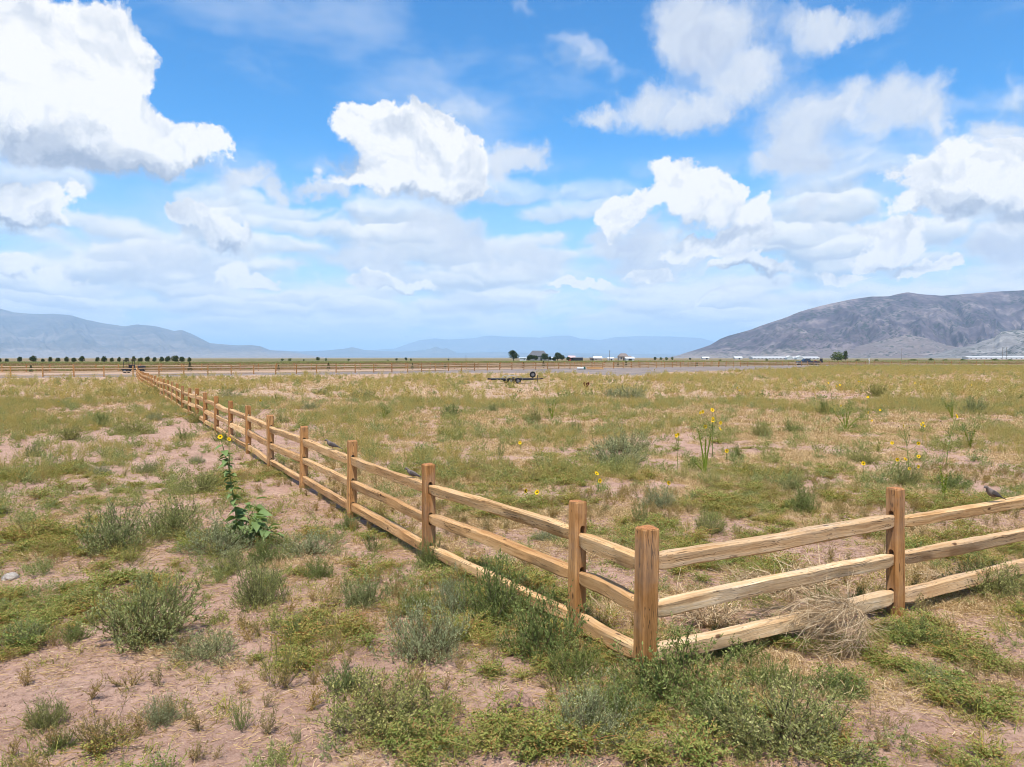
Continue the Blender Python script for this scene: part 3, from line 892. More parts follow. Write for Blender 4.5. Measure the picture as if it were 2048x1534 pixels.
# far fences along the lane: alike pieces share a few small meshes
def far_piece(kind):
    bm = bmesh.new()
    if kind == 'rail':
        vs = box_bm(bm, 1.5, 0, 0, 3.0, 0.095, 0.15)
        for v in vs:
            if v.co.x < 0.1 or v.co.x > 2.9:
                v.co.z *= 0.75
            v.co.z += rng.uniform(-.012, .012)
            v.co.y += rng.uniform(-.01, .01)
    else:
        vs = box_bm(bm, 0, 0, 0.5, 0.14, 0.13, 1.52, bevel=0.012)
    return bm_mesh(kind, bm)
FAR_RAIL = [far_piece('rail') for _ in range(4)]
FAR_POST = [far_piece('post') for _ in range(2)]
def far_fence(label, dy, p0, p1, y_of):
    px = np.linspace(p0, p1, 1500)
    Y = y_of(px) + dy
    X = (px - CX) / F_PX * Y
    s = np.concatenate([[0], np.cumsum(np.hypot(np.diff(X), np.diff(Y)))])
    ss = np.arange(0, s[-1], 3.0)
    xs, ys = np.interp(ss, s, X), np.interp(ss, s, Y)
    zs = gz(xs, ys)
    base = Vector((xs[0], ys[0], zs[0]))
    root = thing('split_rail_fence', base, label, 'fence', 'split-rail fences')
    for i in range(len(ss)):
        link('post', FAR_POST[i % 2], m_post, root, loc=Vector((xs[i], ys[i], zs[i])) - base, rot=(0, 0, 0.5 + rng.uniform(-.1, .1)))
    for i in range(len(ss) - 1):
        for rz in RAIL_Z:
            za, zb = zs[i] + rz + rng.uniform(-.03, .03), zs[i + 1] + rz + rng.uniform(-.03, .03)
            d = Vector((xs[i + 1] - xs[i], ys[i + 1] - ys[i], zb - za))
            link('rail', FAR_RAIL[rng.randint(4)], m_far_wood, root, loc=Vector((xs[i], ys[i], za)) - base,
                 rot=(0, -math.asin(d.z / d.length), math.atan2(d.y, d.x)), scale=(d.length / 3.0, 1, 1))
far_fence('three-rail wooden fence along the near side of the gravel lane', 0.0, -40, 2140, y_fence)
far_fence('second wooden fence on the far side of the gravel lane', 26.0, -40, 1480, y_fence)

# ------------------------------------------------------------------ plants
def leaf_mat(name, stops, trans=0.25, tint=0.25, rough=0.75, tint_to=(1.25, 1.0, 0.6)):
    """Leaves and stalks: colour by each leaf's own tone and by the plant; some light passes through."""
    M, N = new_mat(name)
    tone = N.new('ShaderNodeAttribute', attribute_name='tone').outputs['Fac']
    rnd = N.new('ShaderNodeObjectInfo').outputs['Random']
    c = N.ramp(tone, stops)
    if tint:
        c = N.mix(N.math('MULTIPLY', rnd, tint * 2), c, N.mix(1.0, c, tint_to, 'MULTIPLY'))
    d = N.new('ShaderNodeBsdfDiffuse')
    N.put(d.inputs[0], c)
    t = N.new('ShaderNodeBsdfTranslucent')
    N.put(t.inputs[0], N.mix(1.0, c, (1.1, 1.15, 0.7), 'MULTIPLY'))
    m = N.new('ShaderNodeMixShader')
    m.inputs[0].default_value = trans
    N.t.links.new(d.outputs[0], m.inputs[1])
    N.t.links.new(t.outputs[0], m.inputs[2])
    o = N.new('ShaderNodeOutputMaterial')
    N.t.links.new(m.outputs[0], o.inputs[0])
    return M

class Plant:
    def __init__(self, seed):
        self.r = np.random.RandomState(seed)
        self.V, self.F, self.T, self.n = [], [], [], 0
    def quads(self, q, tone):
        """q: (k,4,3) corner points."""
        q = np.asarray(q, float)
        k = len(q)
        if k == 0:
            return
        self.V.append(q.reshape(-1, 3))
        self.F.append(np.arange(k * 4).reshape(-1, 4) + self.n)
        self.T.append(np.broadcast_to(np.asarray(tone, float), (k,)))
        self.n += 4 * k
    def leaves(self, p, d, L, W, tone, flat=None):
        """Diamond leaves at p along d; flat pulls the blade's normal to the sky."""
        p, d = np.atleast_2d(p), np.atleast_2d(d)
        k = len(p)
        L, W = np.broadcast_to(L, (k,))[:, None], np.broadcast_to(W, (k,))[:, None]
        d = d / (np.linalg.norm(d, axis=1, keepdims=True) + 1e-9)
        a = self.r.normal(size=(k, 3))
        if flat is not None:
            up = np.array([0, 0, 1.0]) + flat * a
            s = np.cross(up, d)
        else:
            s = np.cross(a, d)
        s = s / (np.linalg.norm(s, axis=1, keepdims=True) + 1e-9)
        self.quads(np.stack([p, p + d * L * 0.45 + s * W * 0.5, p + d * L, p + d * L * 0.45 - s * W * 0.5], 1), tone)
    def ribbon(self, pts, w0, w1, tone):
        """Crossed ribbons along polylines: pts (k,m,3)."""
        pts = np.asarray(pts, float)
        k, m, _ = pts.shape
        for j in range(2):
            a = self.r.normal(size=(k, 3))
            for i in range(m - 1):
                d = pts[:, i + 1] - pts[:, i]
                s = np.cross(d, a)
                s = s / (np.linalg.norm(s, axis=1, keepdims=True) + 1e-9)
                wa = w0 + (w1 - w0) * i / (m - 1)
                wb = w0 + (w1 - w0) * (i + 1) / (m - 1)
                self.quads(np.stack([pts[:, i] - s * wa / 2, pts[:, i] + s * wa / 2, pts[:, i + 1] + s * wb / 2, pts[:, i + 1] - s * wb / 2], 1), tone)
    def tube(self, path, r0, r1, tone, n=5):
        rad = np.linspace(r0, r1, len(path))
        v, f = sweep(path, list(rad), n)
        v = np.array(v)
        self.quads(v[np.array(f)], tone)
    def mesh(self, name):
        V, F, T = np.vstack(self.V), np.vstack(self.F), np.concatenate(self.T)
        me = mesh_np(name, V, F, smooth=False)
        at = me.attributes.new('tone', 'FLOAT', 'FACE')
        at.data.foreach_set('value', T.astype(np.float32))
        return me
def sph(r, k, el0, el1):
    az = r.uniform(0, 2 * np.pi, k)
    e = r.uniform(el0, el1, k)
    return np.stack([np.cos(az) * np.cos(e), np.sin(az) * np.cos(e), np.sin(e)], 1)

def bush(seed, R=0.5, H=0.5, stems=34, br=11, lv=11, ll=0.022, lw=0.0085, lean=0.5, spread=(0.15, 1.5), stiff=0.5, base_r=0.06):
    """Feathery annual bush: many rising stems, side shoots, narrow leaves. Returns (stem mesh, leaf mesh)."""
    S, Lf = Plant(seed), Plant(seed + 1)
    r = S.r
    e_ = np.arcsin(r.uniform(math.sin(spread[0]), math.sin(spread[1]), stems))
    a_ = r.uniform(0, 2 * np.pi, stems)
    d = np.stack([np.cos(a_) * np.cos(e_), np.sin(a_) * np.cos(e_), np.sin(e_)], 1)
    reach = r.uniform(0.62, 1.05, stems)[:, None]
    tip = d * np.array([R, R, H]) * reach
    tip[:, 2] = np.abs(tip[:, 2])
    root = r.normal(size=(stems, 3)) * base_r * np.array([1, 1, 0.0])
    mid = root * 0.5 + tip * 0.5 + np.stack([tip[:, 0] * 0.16, tip[:, 1] * 0.16, -0.06 * H * np.ones(stems)], 1)
    ts = np.linspace(0, 1, 5)
    pts = np.stack([(1 - t) ** 2 * root + 2 * t * (1 - t) * mid + t * t * tip for t in ts], 1)
    S.ribbon(pts, 0.006, 0.0025, r.uniform(0, 1, stems))
    # side shoots
    n = stems * br
    si = np.repeat(np.arange(stems), br)
    t = r.uniform(0.18, 1.0, n)[:, None]
    p0 = (1 - t) ** 2 * root[si] + 2 * t * (1 - t) * mid[si] + t * t * tip[si]
    sd = 2 * (1 - t) * (mid[si] - root[si]) + 2 * t * (tip[si] - mid[si])
    sd /= np.linalg.norm(sd, axis=1, keepdims=True) + 1e-9
    bd = sd * 0.7 + r.normal(size=(n, 3)) * 0.55 + np.array([0, 0, stiff])
    bd /= np.linalg.norm(bd, axis=1, keepdims=True)
    bl = (r.uniform(0.10, 0.26, n) * H)[:, None]
    p1 = p0 + bd * bl
    S.ribbon(np.stack([p0, p1], 1), 0.003, 0.0015, r.uniform(0.2, 1, n))
    m = n * lv
    bi = np.repeat(np.arange(n), lv)
    u = r.uniform(0.05, 1.05, m)[:, None]
    q = p0[bi] + bd[bi] * bl[bi] * u
    ld = bd[bi] * 0.8 + r.normal(size=(m, 3)) * 0.6 + np.array([0, 0, 0.25])
    bt = r.uniform(0, 1, n)
    Lf.leaves(q, ld, ll * r.uniform(0.55, 1.3, m), lw * r.uniform(0.7, 1.3, m), np.clip(0.55 * bt[bi] + 0.45 * r.uniform(0, 1, m), 0, 1))
    return S.mesh('stems'), Lf.mesh('foliage')

def mat_weed(seed, R=0.30, H=0.07, runners=34, lv=30, ll=0.013, lw=0.009):
    """Prostrate weed: runners over the soil with small oval leaves held flat."""
    P = Plant(seed)
    r = P.r
    az = r.uniform(0, 2 * np.pi, runners)
    ln = R * r.uniform(0.35, 1.0, runners)
    rise = H * r.uniform(0.15, 1.4, runners)
    ts = np.linspace(0, 1, 4)
    curl = r.normal(size=runners) * 0.6
    def at(i, t):
        a = az[i] + curl[i] * t
        return np.stack([np.cos(a) * ln[i] * t, np.sin(a) * ln[i] * t, rise[i] * (t ** 0.6) * (1.15 - 0.5 * t) + 0.006], -1)
    idx = np.arange(runners)
    P.ribbon(np.stack([at(idx, np.full(runners, t)) for t in ts], 1), 0.0045, 0.002, r.uniform(0.75, 1.0, runners))
    m = runners * lv
    i = np.repeat(idx, lv)
    t = r.uniform(0.08, 1.0, m)
    p = at(i, t) + r.normal(size=(m, 3)) * np.array([0.012, 0.012, 0.008])
    d = r.normal(size=(m, 3)) * np.array([1, 1, 0.35]) + np.array([0, 0, 0.25])
    rt = r.uniform(0, 1, runners)
    P.leaves(p, d, ll * r.uniform(0.6, 1.35, m), lw * r.uniform(0.7, 1.3, m), np.clip(0.5 * rt[i] + 0.5 * r.uniform(0, 1, m), 0, 0.97), flat=0.5)
    return P.mesh('ground_weed')

def tuft(seed, k=46, R=0.10, L=(0.05, 0.16), w=0.0035, lie=0.35, droop=0.5):
    """Grass: bent blades; a share of them lies on the ground."""
    P = Plant(seed)
    r = P.r
    root = np.stack([r.normal(size=k) * R * 0.5, r.normal(size=k) * R * 0.5, np.zeros(k)], 1)
    lying = r.uniform(0, 1, k) < lie
    el = np.where(lying, r.uniform(0.0, 0.25, k), r.uniform(0.6, 1.5, k))
    az = r.uniform(0, 2 * np.pi, k)
    ln = r.uniform(L[0], L[1], k)
    d = np.stack([np.cos(az) * np.cos(el), np.sin(az) * np.cos(el), np.sin(el)], 1)
    out = np.stack([np.cos(az), np.sin(az), np.zeros(k)], 1)
    root[:, 2] += np.where(lying, 0.004 + 0.01 * r.uniform(0, 1, k), 0)
    p1 = root + d * ln[:, None] * 0.55
    d2 = d * (1 - droop) + out * droop
    d2 /= np.linalg.norm(d2, axis=1, keepdims=True)
    p2 = p1 + d2 * ln[:, None] * 0.45
    p2[:, 2] = np.maximum(p2[:, 2], 0.003)
    s = np.cross(d, r.normal(size=(k, 3)))
    s /= np.linalg.norm(s, axis=1, keepdims=True)
    tn = r.uniform(0, 1, k)
    W = w * r.uniform(0.7, 1.4, k)[:, None]
    P.quads(np.stack([root - s * W / 2, root + s * W / 2, p1 + s * W / 2.4, p1 - s * W / 2.4], 1), tn)
    P.quads(np.stack([p1 - s * W / 2.4, p1 + s * W / 2.4, p2 + s * W / 9, p2 - s * W / 9], 1), tn)
    return P.mesh('grass_tuft')

def wisp(seed, H=0.5, R=0.22, stems=9, br=9, lv=5, ll=0.022, lw=0.006):
    """Open, airy weed gone to seed: few tall stems with fine side branches."""
    P = Plant(seed)
    r = P.r
    d = sph(r, stems, 0.75, 1.5)
    tip = d * H * r.uniform(0.6, 1.05, stems)[:, None]
    root = r.normal(size=(stems, 3)) * np.array([0.02, 0.02, 0])
    mid = (root + tip) / 2 + r.normal(size=(stems, 3)) * 0.02 * np.array([1, 1, 0])
    P.ribbon(np.stack([root, mid, tip], 1), 0.006, 0.002, 0.35 + 0.3 * r.uniform(0, 1, stems))
    n = stems * br
    si = np.repeat(np.arange(stems), br)
    t = r.uniform(0.15, 1, n)[:, None]
    p0 = root[si] * (1 - t) + tip[si] * t
    bd = d[si] * 0.6 + r.normal(size=(n, 3)) * 0.6 + np.array([0, 0, 0.4])
    bd /= np.linalg.norm(bd, axis=1, keepdims=True)
    bl = (r.uniform(0.12, 0.32, n) * H * (1.1 - 0.5 * t[:, 0]))[:, None]
    P.ribbon(np.stack([p0, p0 + bd * bl], 1), 0.0035, 0.0015, r.uniform(0.2, 0.8, n))
    m = n * lv
    bi = np.repeat(np.arange(n), lv)
    q = p0[bi] + bd[bi] * bl[bi] * r.uniform(0.1, 1.05, m)[:, None]
    P.leaves(q, bd[bi] + r.normal(size=(m, 3)) * 0.8, ll * r.uniform(0.5, 1.3, m), lw * r.uniform(0.7, 1.3, m), r.uniform(0, 1, m))
    return P.mesh('wispy_weed')

m_sage = leaf_mat('sage_green_leaf', [(0.0, (0.154, 0.179, 0.069)), (0.45, (0.288, 0.318, 0.133)), (0.8, (0.422, 0.443, 0.202)), (1.0, (0.591, 0.568, 0.3))], 0.32, 0.3)
m_stem = leaf_mat('weed_stem', [(0.0, (0.10, 0.075, 0.045)), (1.0, (0.26, 0.23, 0.13))], 0.05, 0.2)
m_mat = leaf_mat('creeping_leaf', [(0.0, (0.109, 0.158, 0.04)), (0.4, (0.21, 0.271, 0.067)), (0.7, (0.344, 0.378, 0.119)), (0.86, (0.421, 0.34, 0.136)), (1.0, (0.433, 0.216, 0.102))], 0.32, 0.32, tint_to=(1.35, 0.92, 0.8))
m_dry = leaf_mat('dry_grass_blade', [(0.0, (0.268, 0.165, 0.074)), (0.4, (0.537, 0.37, 0.181)), (0.75, (0.725, 0.528, 0.296)), (1.0, (0.859, 0.686, 0.444))], 0.2, 0.25, tint_to=(0.85, 0.78, 0.65))
m_green = leaf_mat('green_grass_blade', [(0.0, (0.154, 0.192, 0.041)), (0.5, (0.298, 0.32, 0.082)), (1.0, (0.507, 0.448, 0.136))], 0.25, 0.3)
m_wisp = leaf_mat('yellow_green_weed', [(0.0, (0.228, 0.25, 0.072)), (0.5, (0.444, 0.397, 0.15)), (1.0, (0.696, 0.561, 0.264))], 0.3, 0.35, tint_to=(1.25, 0.95, 0.75))
m_rust = leaf_mat('rusty_weed', [(0.0, (0.155, 0.165, 0.07)), (0.5, (0.348, 0.259, 0.122)), (1.0, (0.464, 0.376, 0.193))], 0.2, 0.3)

# --- source meshes for the ground cover (kept out of the scene; the cover objects scatter them)
SRC = {}
def source(key, meshes, mat):
    c = bpy.data.collections.new('cover_' + key)
    for i, me in enumerate(meshes):
        me.materials.append(mat)
        c.objects.link(bpy.data.objects.new('%s_%02d' % (key, i), me))
    SRC[key] = (c, len(meshes))
source('dry', [tuft(100 + i, 40, 0.12, (0.04, 0.14), 0.0040, 0.55) for i in range(6)], m_dry)
source('dry_far', [tuft(130 + i, 44, 0.32, (0.08, 0.26), 0.010, 0.40) for i in range(5)], m_dry)
m_brown = leaf_mat('brown_grass_blade', [(0.0, (0.16, 0.10, 0.05)), (0.5, (0.27, 0.18, 0.095)), (1.0, (0.38, 0.28, 0.16))], 0.2, 0.2)
source('brown_far', [tuft(160 + i, 44, 0.32, (0.10, 0.30), 0.011, 0.15) for i in range(4)], m_brown)
source('mat', [mat_weed(200 + i, R=0.17 + 0.03 * i, H=0.07 + 0.022 * i, runners=26 + 3 * i, lv=19, ll=0.019, lw=0.012) for i in range(6)], m_mat)
source('mat_far', [mat_weed(230 + i, R=0.40, H=0.12, runners=30, lv=14, ll=0.034, lw=0.022) for i in range(4)], m_mat)
source('green', [tuft(300 + i, 40, 0.12, (0.06, 0.20), 0.0045, 0.1) for i in range(4)], m_green)
source('wisp', [wisp(400 + i) for i in range(5)], m_wisp)
source('wisp_far', [wisp(430 + i, H=0.62, R=0.3, stems=9, br=8, lv=4, ll=0.05, lw=0.016) for i in range(5)], m_wisp)
source('rust', [wisp(460 + i, H=0.26, stems=10, br=8, lv=5, ll=0.018, lw=0.007) for i in range(4)], m_rust)
def sage_small(i):
    P = Plant(500 + i)
    st, lf = bush(510 + 2 * i, 0.22, 0.24, stems=14, br=8, lv=9, ll=0.020, lw=0.0065)
    for me in (st,):
        bpy.data.meshes.remove(me)
    return lf
source('sprig', [sage_small(i) for i in range(5)], m_sage)
def sage_far(i):
    st, lf = bush(560 + 2 * i, 0.42, 0.45, stems=16, br=7, lv=8, ll=0.055, lw=0.02)
    bpy.data.meshes.remove(st)
    return lf
def sage_mid(i):
    st, lf = bush(590 + 2 * i, 0.42, 0.45, stems=22, br=8, lv=9, ll=0.034, lw=0.011)
    bpy.data.meshes.remove(st)
    return lf
source('sage_mid', [sage_mid(i) for i in range(5)], m_sage)
source('sage_far', [sage_far(i) for i in range(4)], m_sage)
def litter_src(i):
    P = Plant(600 + i)
    r = P.r
    k = 26
    p = np.stack([r.uniform(-.2, .2, k), r.uniform(-.2, .2, k), r.uniform(.004, .016, k)], 1)
    az = r.uniform(0, 6.28, k)
    ln = r.uniform(.02, .09, k) * np.where(r.uniform(0, 1, k) < .12, 2.0, 1.0)
    d = np.stack([np.cos(az), np.sin(az), r.uniform(-.05, .15, k)], 1)
    bend = np.stack([-np.sin(az), np.cos(az), np.zeros(k)], 1) * (r.normal(size=k) * 0.25)[:, None]
    P.ribbon(np.stack([p, p + (d + bend) * ln[:, None] * .5, p + d * ln[:, None]], 1), 0.0042, 0.0025, r.uniform(0.1, 1, k))
    return P.mesh('straw')
source('litter', [litter_src(i) for i in range(5)], m_dry)
def clod_src(i):
    bm = bmesh.new()
    bmesh.ops.create_icosphere(bm, subdivisions=2, radius=0.03)
    r = np.random.RandomState(640 + i)
    o = r.uniform(0, 50, 3)
    for v in bm.verts:
        n = fbm(v.co.x * 40 + o[0], v.co.y * 40 + v.co.z * 31 + o[1], 3)
        v.co *= 0.45 + 1.1 * float(n)
        v.co.z = v.co.z * 0.7 + 0.006
    return bm_mesh('clod', bm, True)
source('clod', [clod_src(i) for i in range(5)], plain('crumb_soil', (0.31, 0.195, 0.14), 0.95, 0.05, var=0.35, scale=30))

def scatter(name, key, x, y, scale, label, cat, seed, tilt=0.12):
    """One cover object: points on the soil, each carrying one of the source plants."""
    r = np.random.RandomState(seed)
    n = len(x)
    z = gz(x, y, True)
    me = bpy.data.meshes.new(name)
    me.vertices.add(n)
    me.vertices.foreach_set('co', np.stack([x, y, z - 0.004], 1).astype(np.float32).ravel())
    rot = np.stack([r.normal(size=n) * tilt, r.normal(size=n) * tilt, r.uniform(0, 2 * np.pi, n)], 1)
    a = me.attributes.new('turn', 'FLOAT_VECTOR', 'POINT')
    a.data.foreach_set('vector', rot.astype(np.float32).ravel())
    a = me.attributes.new('size', 'FLOAT', 'POINT')
    a.data.foreach_set('value', np.asarray(scale, np.float32))
    a = me.attributes.new('pick', 'INT', 'POINT')
    col, cnt = SRC[key]
    a.data.foreach_set('value', r.randint(0, cnt, n).astype(np.int32))
    o = link(name, me)
    g = bpy.data.node_groups.new('cover_' + name, 'GeometryNodeTree')
    g.interface.new_socket('Geometry', in_out='INPUT', socket_type='NodeSocketGeometry')
    g.interface.new_socket('Geometry', in_out='OUTPUT', socket_type='NodeSocketGeometry')
    gi, go = g.nodes.new('NodeGroupInput'), g.nodes.new('NodeGroupOutput')
    ci = g.nodes.new('GeometryNodeCollectionInfo')
    ci.inputs['Collection'].default_value = col
    ci.inputs['Separate Children'].default_value = True
    ci.inputs['Reset Children'].default_value = True
    ip = g.nodes.new('GeometryNodeInstanceOnPoints')
    ip.inputs['Pick Instance'].default_value = True
    def named(nm, ty):
        k = g.nodes.new('GeometryNodeInputNamedAttribute')
        k.data_type = ty
        k.inputs['Name'].default_value = nm
        return k.outputs['Attribute']
    g.links.new(gi.outputs[0], ip.inputs['Points'])
    g.links.new(ci.outputs[0], ip.inputs['Instance'])
    g.links.new(named('pick', 'INT'), ip.inputs['Instance Index'])
    er = g.nodes.new('FunctionNodeEulerToRotation')
    g.links.new(named('turn', 'FLOAT_VECTOR'), er.inputs[0])
    g.links.new(er.outputs[0], ip.inputs['Rotation'])
    g.links.new(named('size', 'FLOAT'), ip.inputs['Scale'])
    g.links.new(ip.outputs[0], go.inputs[0])
    o.modifiers.new('cover', 'NODES').node_group = g
    return tag(o, label, cat, kind='stuff')

def field_points(n, y0, y1, seed, half=0.86, extra=1.5):
    """Random soil points between two depths, evenly spread over the ground as seen from near the gate."""
    r = np.random.RandomState(seed)
    y = np.sqrt(r.uniform(y0 * y0, y1 * y1, n))
    x = r.uniform(-1, 1, n) * (y * half + extra)
    return x, y, r
def in_field(x, y):
    return y < y_gravel(to_px(x, y)) - 1.0

def cover_all():
    out = {}
    # near ground, 3.5 to 17 m
    x, y, r = field_points(90000, 3.3, 17, 21)
    dry, mat, b = covers(x, y)
    u = r.uniform(0, 1, len(x))
    k = u < 0.60 * dry ** 2.4
    scatter('dry_grass', 'dry', x[k], y[k], r.uniform(0.5, 1.25, k.sum()), 'short dry tan grass on the pale soil near the fence corner', 'grass', 1)
    x, y, r = field_points(34000, 3.3, 17, 22)
    dry, mat, b = covers(x, y)
    u = r.uniform(0, 1, len(x))
    k = u < 0.33 * mat
    scatter('creeping_weeds', 'mat', x[k], y[k], r.uniform(0.55, 1.25, k.sum()), 'low creeping weeds with small green and rusty leaves', 'weeds', 2, 0.08)
    k2 = (~k) & (u < 0.40 * mat + 0.045)
    scatter('green_grass', 'green', x[k2], y[k2], r.uniform(0.4, 1.1, k2.sum()), 'short green grass blades among the dry grass', 'grass', 3)
    x, y, r = field_points(26000, 3.3, 14, 23)
    dry, mat, b = covers(x, y)
    k = r.uniform(0, 1, len(x)) < 0.16 + 0.5 * dry
    x, y = x[k], y[k]
    scatter('straw_litter', 'litter', x, y, r.uniform(0.6, 1.3, len(x)), 'loose straw bits strewn over the bare soil', 'straw', 4, 0.03)
    x, y, r = field_points(42000, 3.3, 13, 24)
    pt = fbm(x / 0.9, y / 0.9, 3)
    k = r.uniform(0, 1, len(x)) < sstep(0.36, 0.64, pt)
    sc = r.uniform(0.14, 0.55, k.sum()) * np.where(r.uniform(0, 1, k.sum()) < .04, 2.2, 1.0)
    scatter('soil_clods', 'clod', x[k], y[k], sc, 'small crumbs and clods of reddish soil', 'soil', 5, 0.5)
    x, y, r = field_points(9500, 3.3, 18, 25)
    dry, mat, b = covers(x, y)
    u = r.uniform(0, 1, len(x))
    pr = fbm(x / 2.0 + 50, y / 2.0 + 8, 3)
    k = u < sstep(0.42, 0.62, pr) * (1 - 0.75 * b) * 0.42
    scatter('rusty_weeds', 'rust', x[k], y[k], r.uniform(0.35, 0.9, k.sum()), 'small rusty brown weeds drying among the grass', 'weeds', 6)
    k = (u > 0.62) & (r.uniform(0, 1, len(x)) < sstep(0.36, 0.60, 1 - pr) * (1 - 0.6 * b) * 0.65)
    scatter('grey_green_weeds', 'sprig', x[k], y[k], r.uniform(0.35, 1.0, k.sum()), 'small feathery grey-green weeds scattered between the larger bushes', 'weeds', 7)
    x, y, r = field_points(2600, 6.5, 30, 26)
    k = (x < -0.56 * (y - 7.0) - 0.6) & (r.uniform(0, 1, len(x)) < 0.42)
    scatter('grey_green_weeds', 'sage_mid', x[k], y[k], r.uniform(0.22, 0.68, k.sum()), 'separate rounded grey-green weeds on the soil strip left of the long fence', 'weeds', 8)
    # middle ground, 15 to 45 m
    x, y, r = field_points(60000, 14.5, 27, 30)
    dry, mat, b = covers(x, y)
    k = r.uniform(0, 1, len(x)) < 0.62 * dry ** 2.2
    scatter('dry_grass', 'dry', x[k], y[k], r.uniform(0.7, 1.6, k.sum()), 'fine dry grass between the fence corner and the middle of the field', 'grass', 10)
    x, y, r = field_points(56000, 25, 46, 31)
    dry, mat, b = covers(x, y)
    u = r.uniform(0, 1, len(x))
    gr = sstep(0.44, 0.66, fbm(x / 3.5 + 11, y / 5.0, 3) + 0.10 * sstep(22, 40, y))
    k = (u < 0.80 * dry ** 1.5 * (1 - 0.55 * gr)) & in_field(x, y)
    scatter('dry_grass', 'dry_far', x[k], y[k], r.uniform(0.45, 1.05, k.sum()), 'dry tan grass covering the middle of the field', 'grass', 11)
    x, y, r = field_points(34000, 15, 46, 32)
    dry, mat, b = covers(x, y)
    u = r.uniform(0, 1, len(x))
    gr = sstep(0.44, 0.66, fbm(x / 3.5 + 11, y / 5.0, 3) + 0.10 * sstep(22, 40, y))
    ok = in_field(x, y)
    k = (u < 0.36 * mat * (1 - sstep(30, 45, y))) & ok
    scatter('creeping_weeds', 'mat_far', x[k], y[k], r.uniform(0.4, 0.95, k.sum()), 'olive creeping weeds in patches across the middle of the field', 'weeds', 12, 0.06)
    k = (u > 0.35) & (u < 0.35 + 0.34 * gr * (1 - .8 * b)) & ok
    scatter('yellow_green_weeds', 'wisp', x[k], y[k], r.uniform(0.45, 1.05, k.sum()), 'wispy yellow-green weeds in the middle of the field', 'weeds', 13)
    k = (u > 0.87) & ok & (r.uniform(0, 1, len(x)) < (0.30 + 0.6 * gr) * (1 - .6 * b))
    scatter('grey_green_weeds', 'sage_mid', x[k], y[k], r.uniform(0.30, 1.0, k.sum()), 'tufts of grey-green weeds in the middle of the field', 'weeds', 14)
    # far part of the field, to the lane
    x, y, r = field_points(95000, 44, 215, 41)
    lim = y_gravel(to_px(x, y)) - 1.0
    ok = y < lim
    x, y = x[ok], y[ok]
    u = r.uniform(0, 1, len(x))
    g = fbm(x / 6.0 + 3, y / 14.0, 4)
    low = np.where((np.abs(x - 0.3) < 4.4) & (y > 67) & (y < 78), 0.38, 1.0)
    k = u < 0.42
    scatter('dry_grass', 'dry_far', x[k], y[k], low[k] * r.uniform(0.9, 1.7, k.sum()), 'tan grass towards the gravel lane', 'grass', 21)
    k = (u > 0.42) & (u < 0.42 + 0.33 * sstep(0.32, 0.60, g))
    scatter('yellow_green_weeds', 'wisp_far', x[k], y[k], low[k] * r.uniform(0.7, 1.5, k.sum()), 'tall yellowish weeds growing towards the gravel lane', 'weeds', 22)
    k = (u > 0.965) | ((u > 0.91) & (g > 0.55))
    scatter('grey_green_weeds', 'sage_far', x[k], y[k], low[k] * r.uniform(0.6, 1.3, k.sum()), 'grey-green weeds dotted towards the gravel lane', 'weeds', 23)
cover_all()

# ------------------------------------------------------------------ single plants
KINDS_OF_BUSH = {}
def kind_of_bush(key, mats, metas):
    KINDS_OF_BUSH[key] = ([], mats)
    for (st, lf) in metas:
        st.materials.append(mats[0])
        lf.materials.append(mats[1])
        KINDS_OF_BUSH[key][0].append((st, lf))
m_sage_dk = leaf_mat('dark_green_leaf', [(0.0, (0.101, 0.146, 0.044)), (0.5, (0.202, 0.258, 0.088)), (0.85, (0.323, 0.37, 0.143)), (1.0, (0.484, 0.476, 0.22))], 0.3, 0.2)
m_grey = leaf_mat('silver_green_leaf', [(0.0, (0.188, 0.22, 0.116)), (0.5, (0.335, 0.368, 0.2)), (1.0, (0.518, 0.535, 0.326))], 0.3, 0.15)
m_yel = leaf_mat('yellow_weed_leaf', [(0.0, (0.17, 0.19, 0.045)), (0.5, (0.33, 0.32, 0.085)), (1.0, (0.50, 0.43, 0.16))], 0.25, 0.2)
kind_of_bush('sage', (m_stem, m_sage), [bush(900 + 10 * i, stems=84, br=12, lv=9, lw=0.0095, base_r=0.09) for i in range(4)])
kind_of_bush('dark', (m_stem, m_sage_dk), [bush(950 + 10 * i, stems=76, br=12, lv=9, ll=0.025, lw=0.0105, base_r=0.09, spread=(0.05, 1.5)) for i in range(3)])
kind_of_bush('silver', (m_stem, m_grey), [bush(1000 + 10 * i, stems=84, br=12, lv=9, ll=0.020, lw=0.008, base_r=0.09, spread=(0.02, 1.5)) for i in range(3)])
kind_of_bush('twiggy', (m_stem, m_sage_dk), [bush(1050 + 10 * i, stems=24, br=9, lv=9, ll=0.024, lw=0.009, spread=(0.55, 1.45), stiff=0.9, base_r=0.03) for i in range(3)])
kind_of_bush('yellow', (m_stem, m_yel), [bush(1100 + 10 * i, stems=14, br=11, lv=8, ll=0.020, lw=0.006, spread=(0.5, 1.5), stiff=0.4, base_r=0.03) for i in range(3)])
kind_of_bush('rusty', (m_stem, m_rust), [bush(1150 + 10 * i, stems=16, br=9, lv=9, ll=0.022, lw=0.009, spread=(0.35, 1.4), stiff=0.7, base_r=0.03) for i in range(2)])

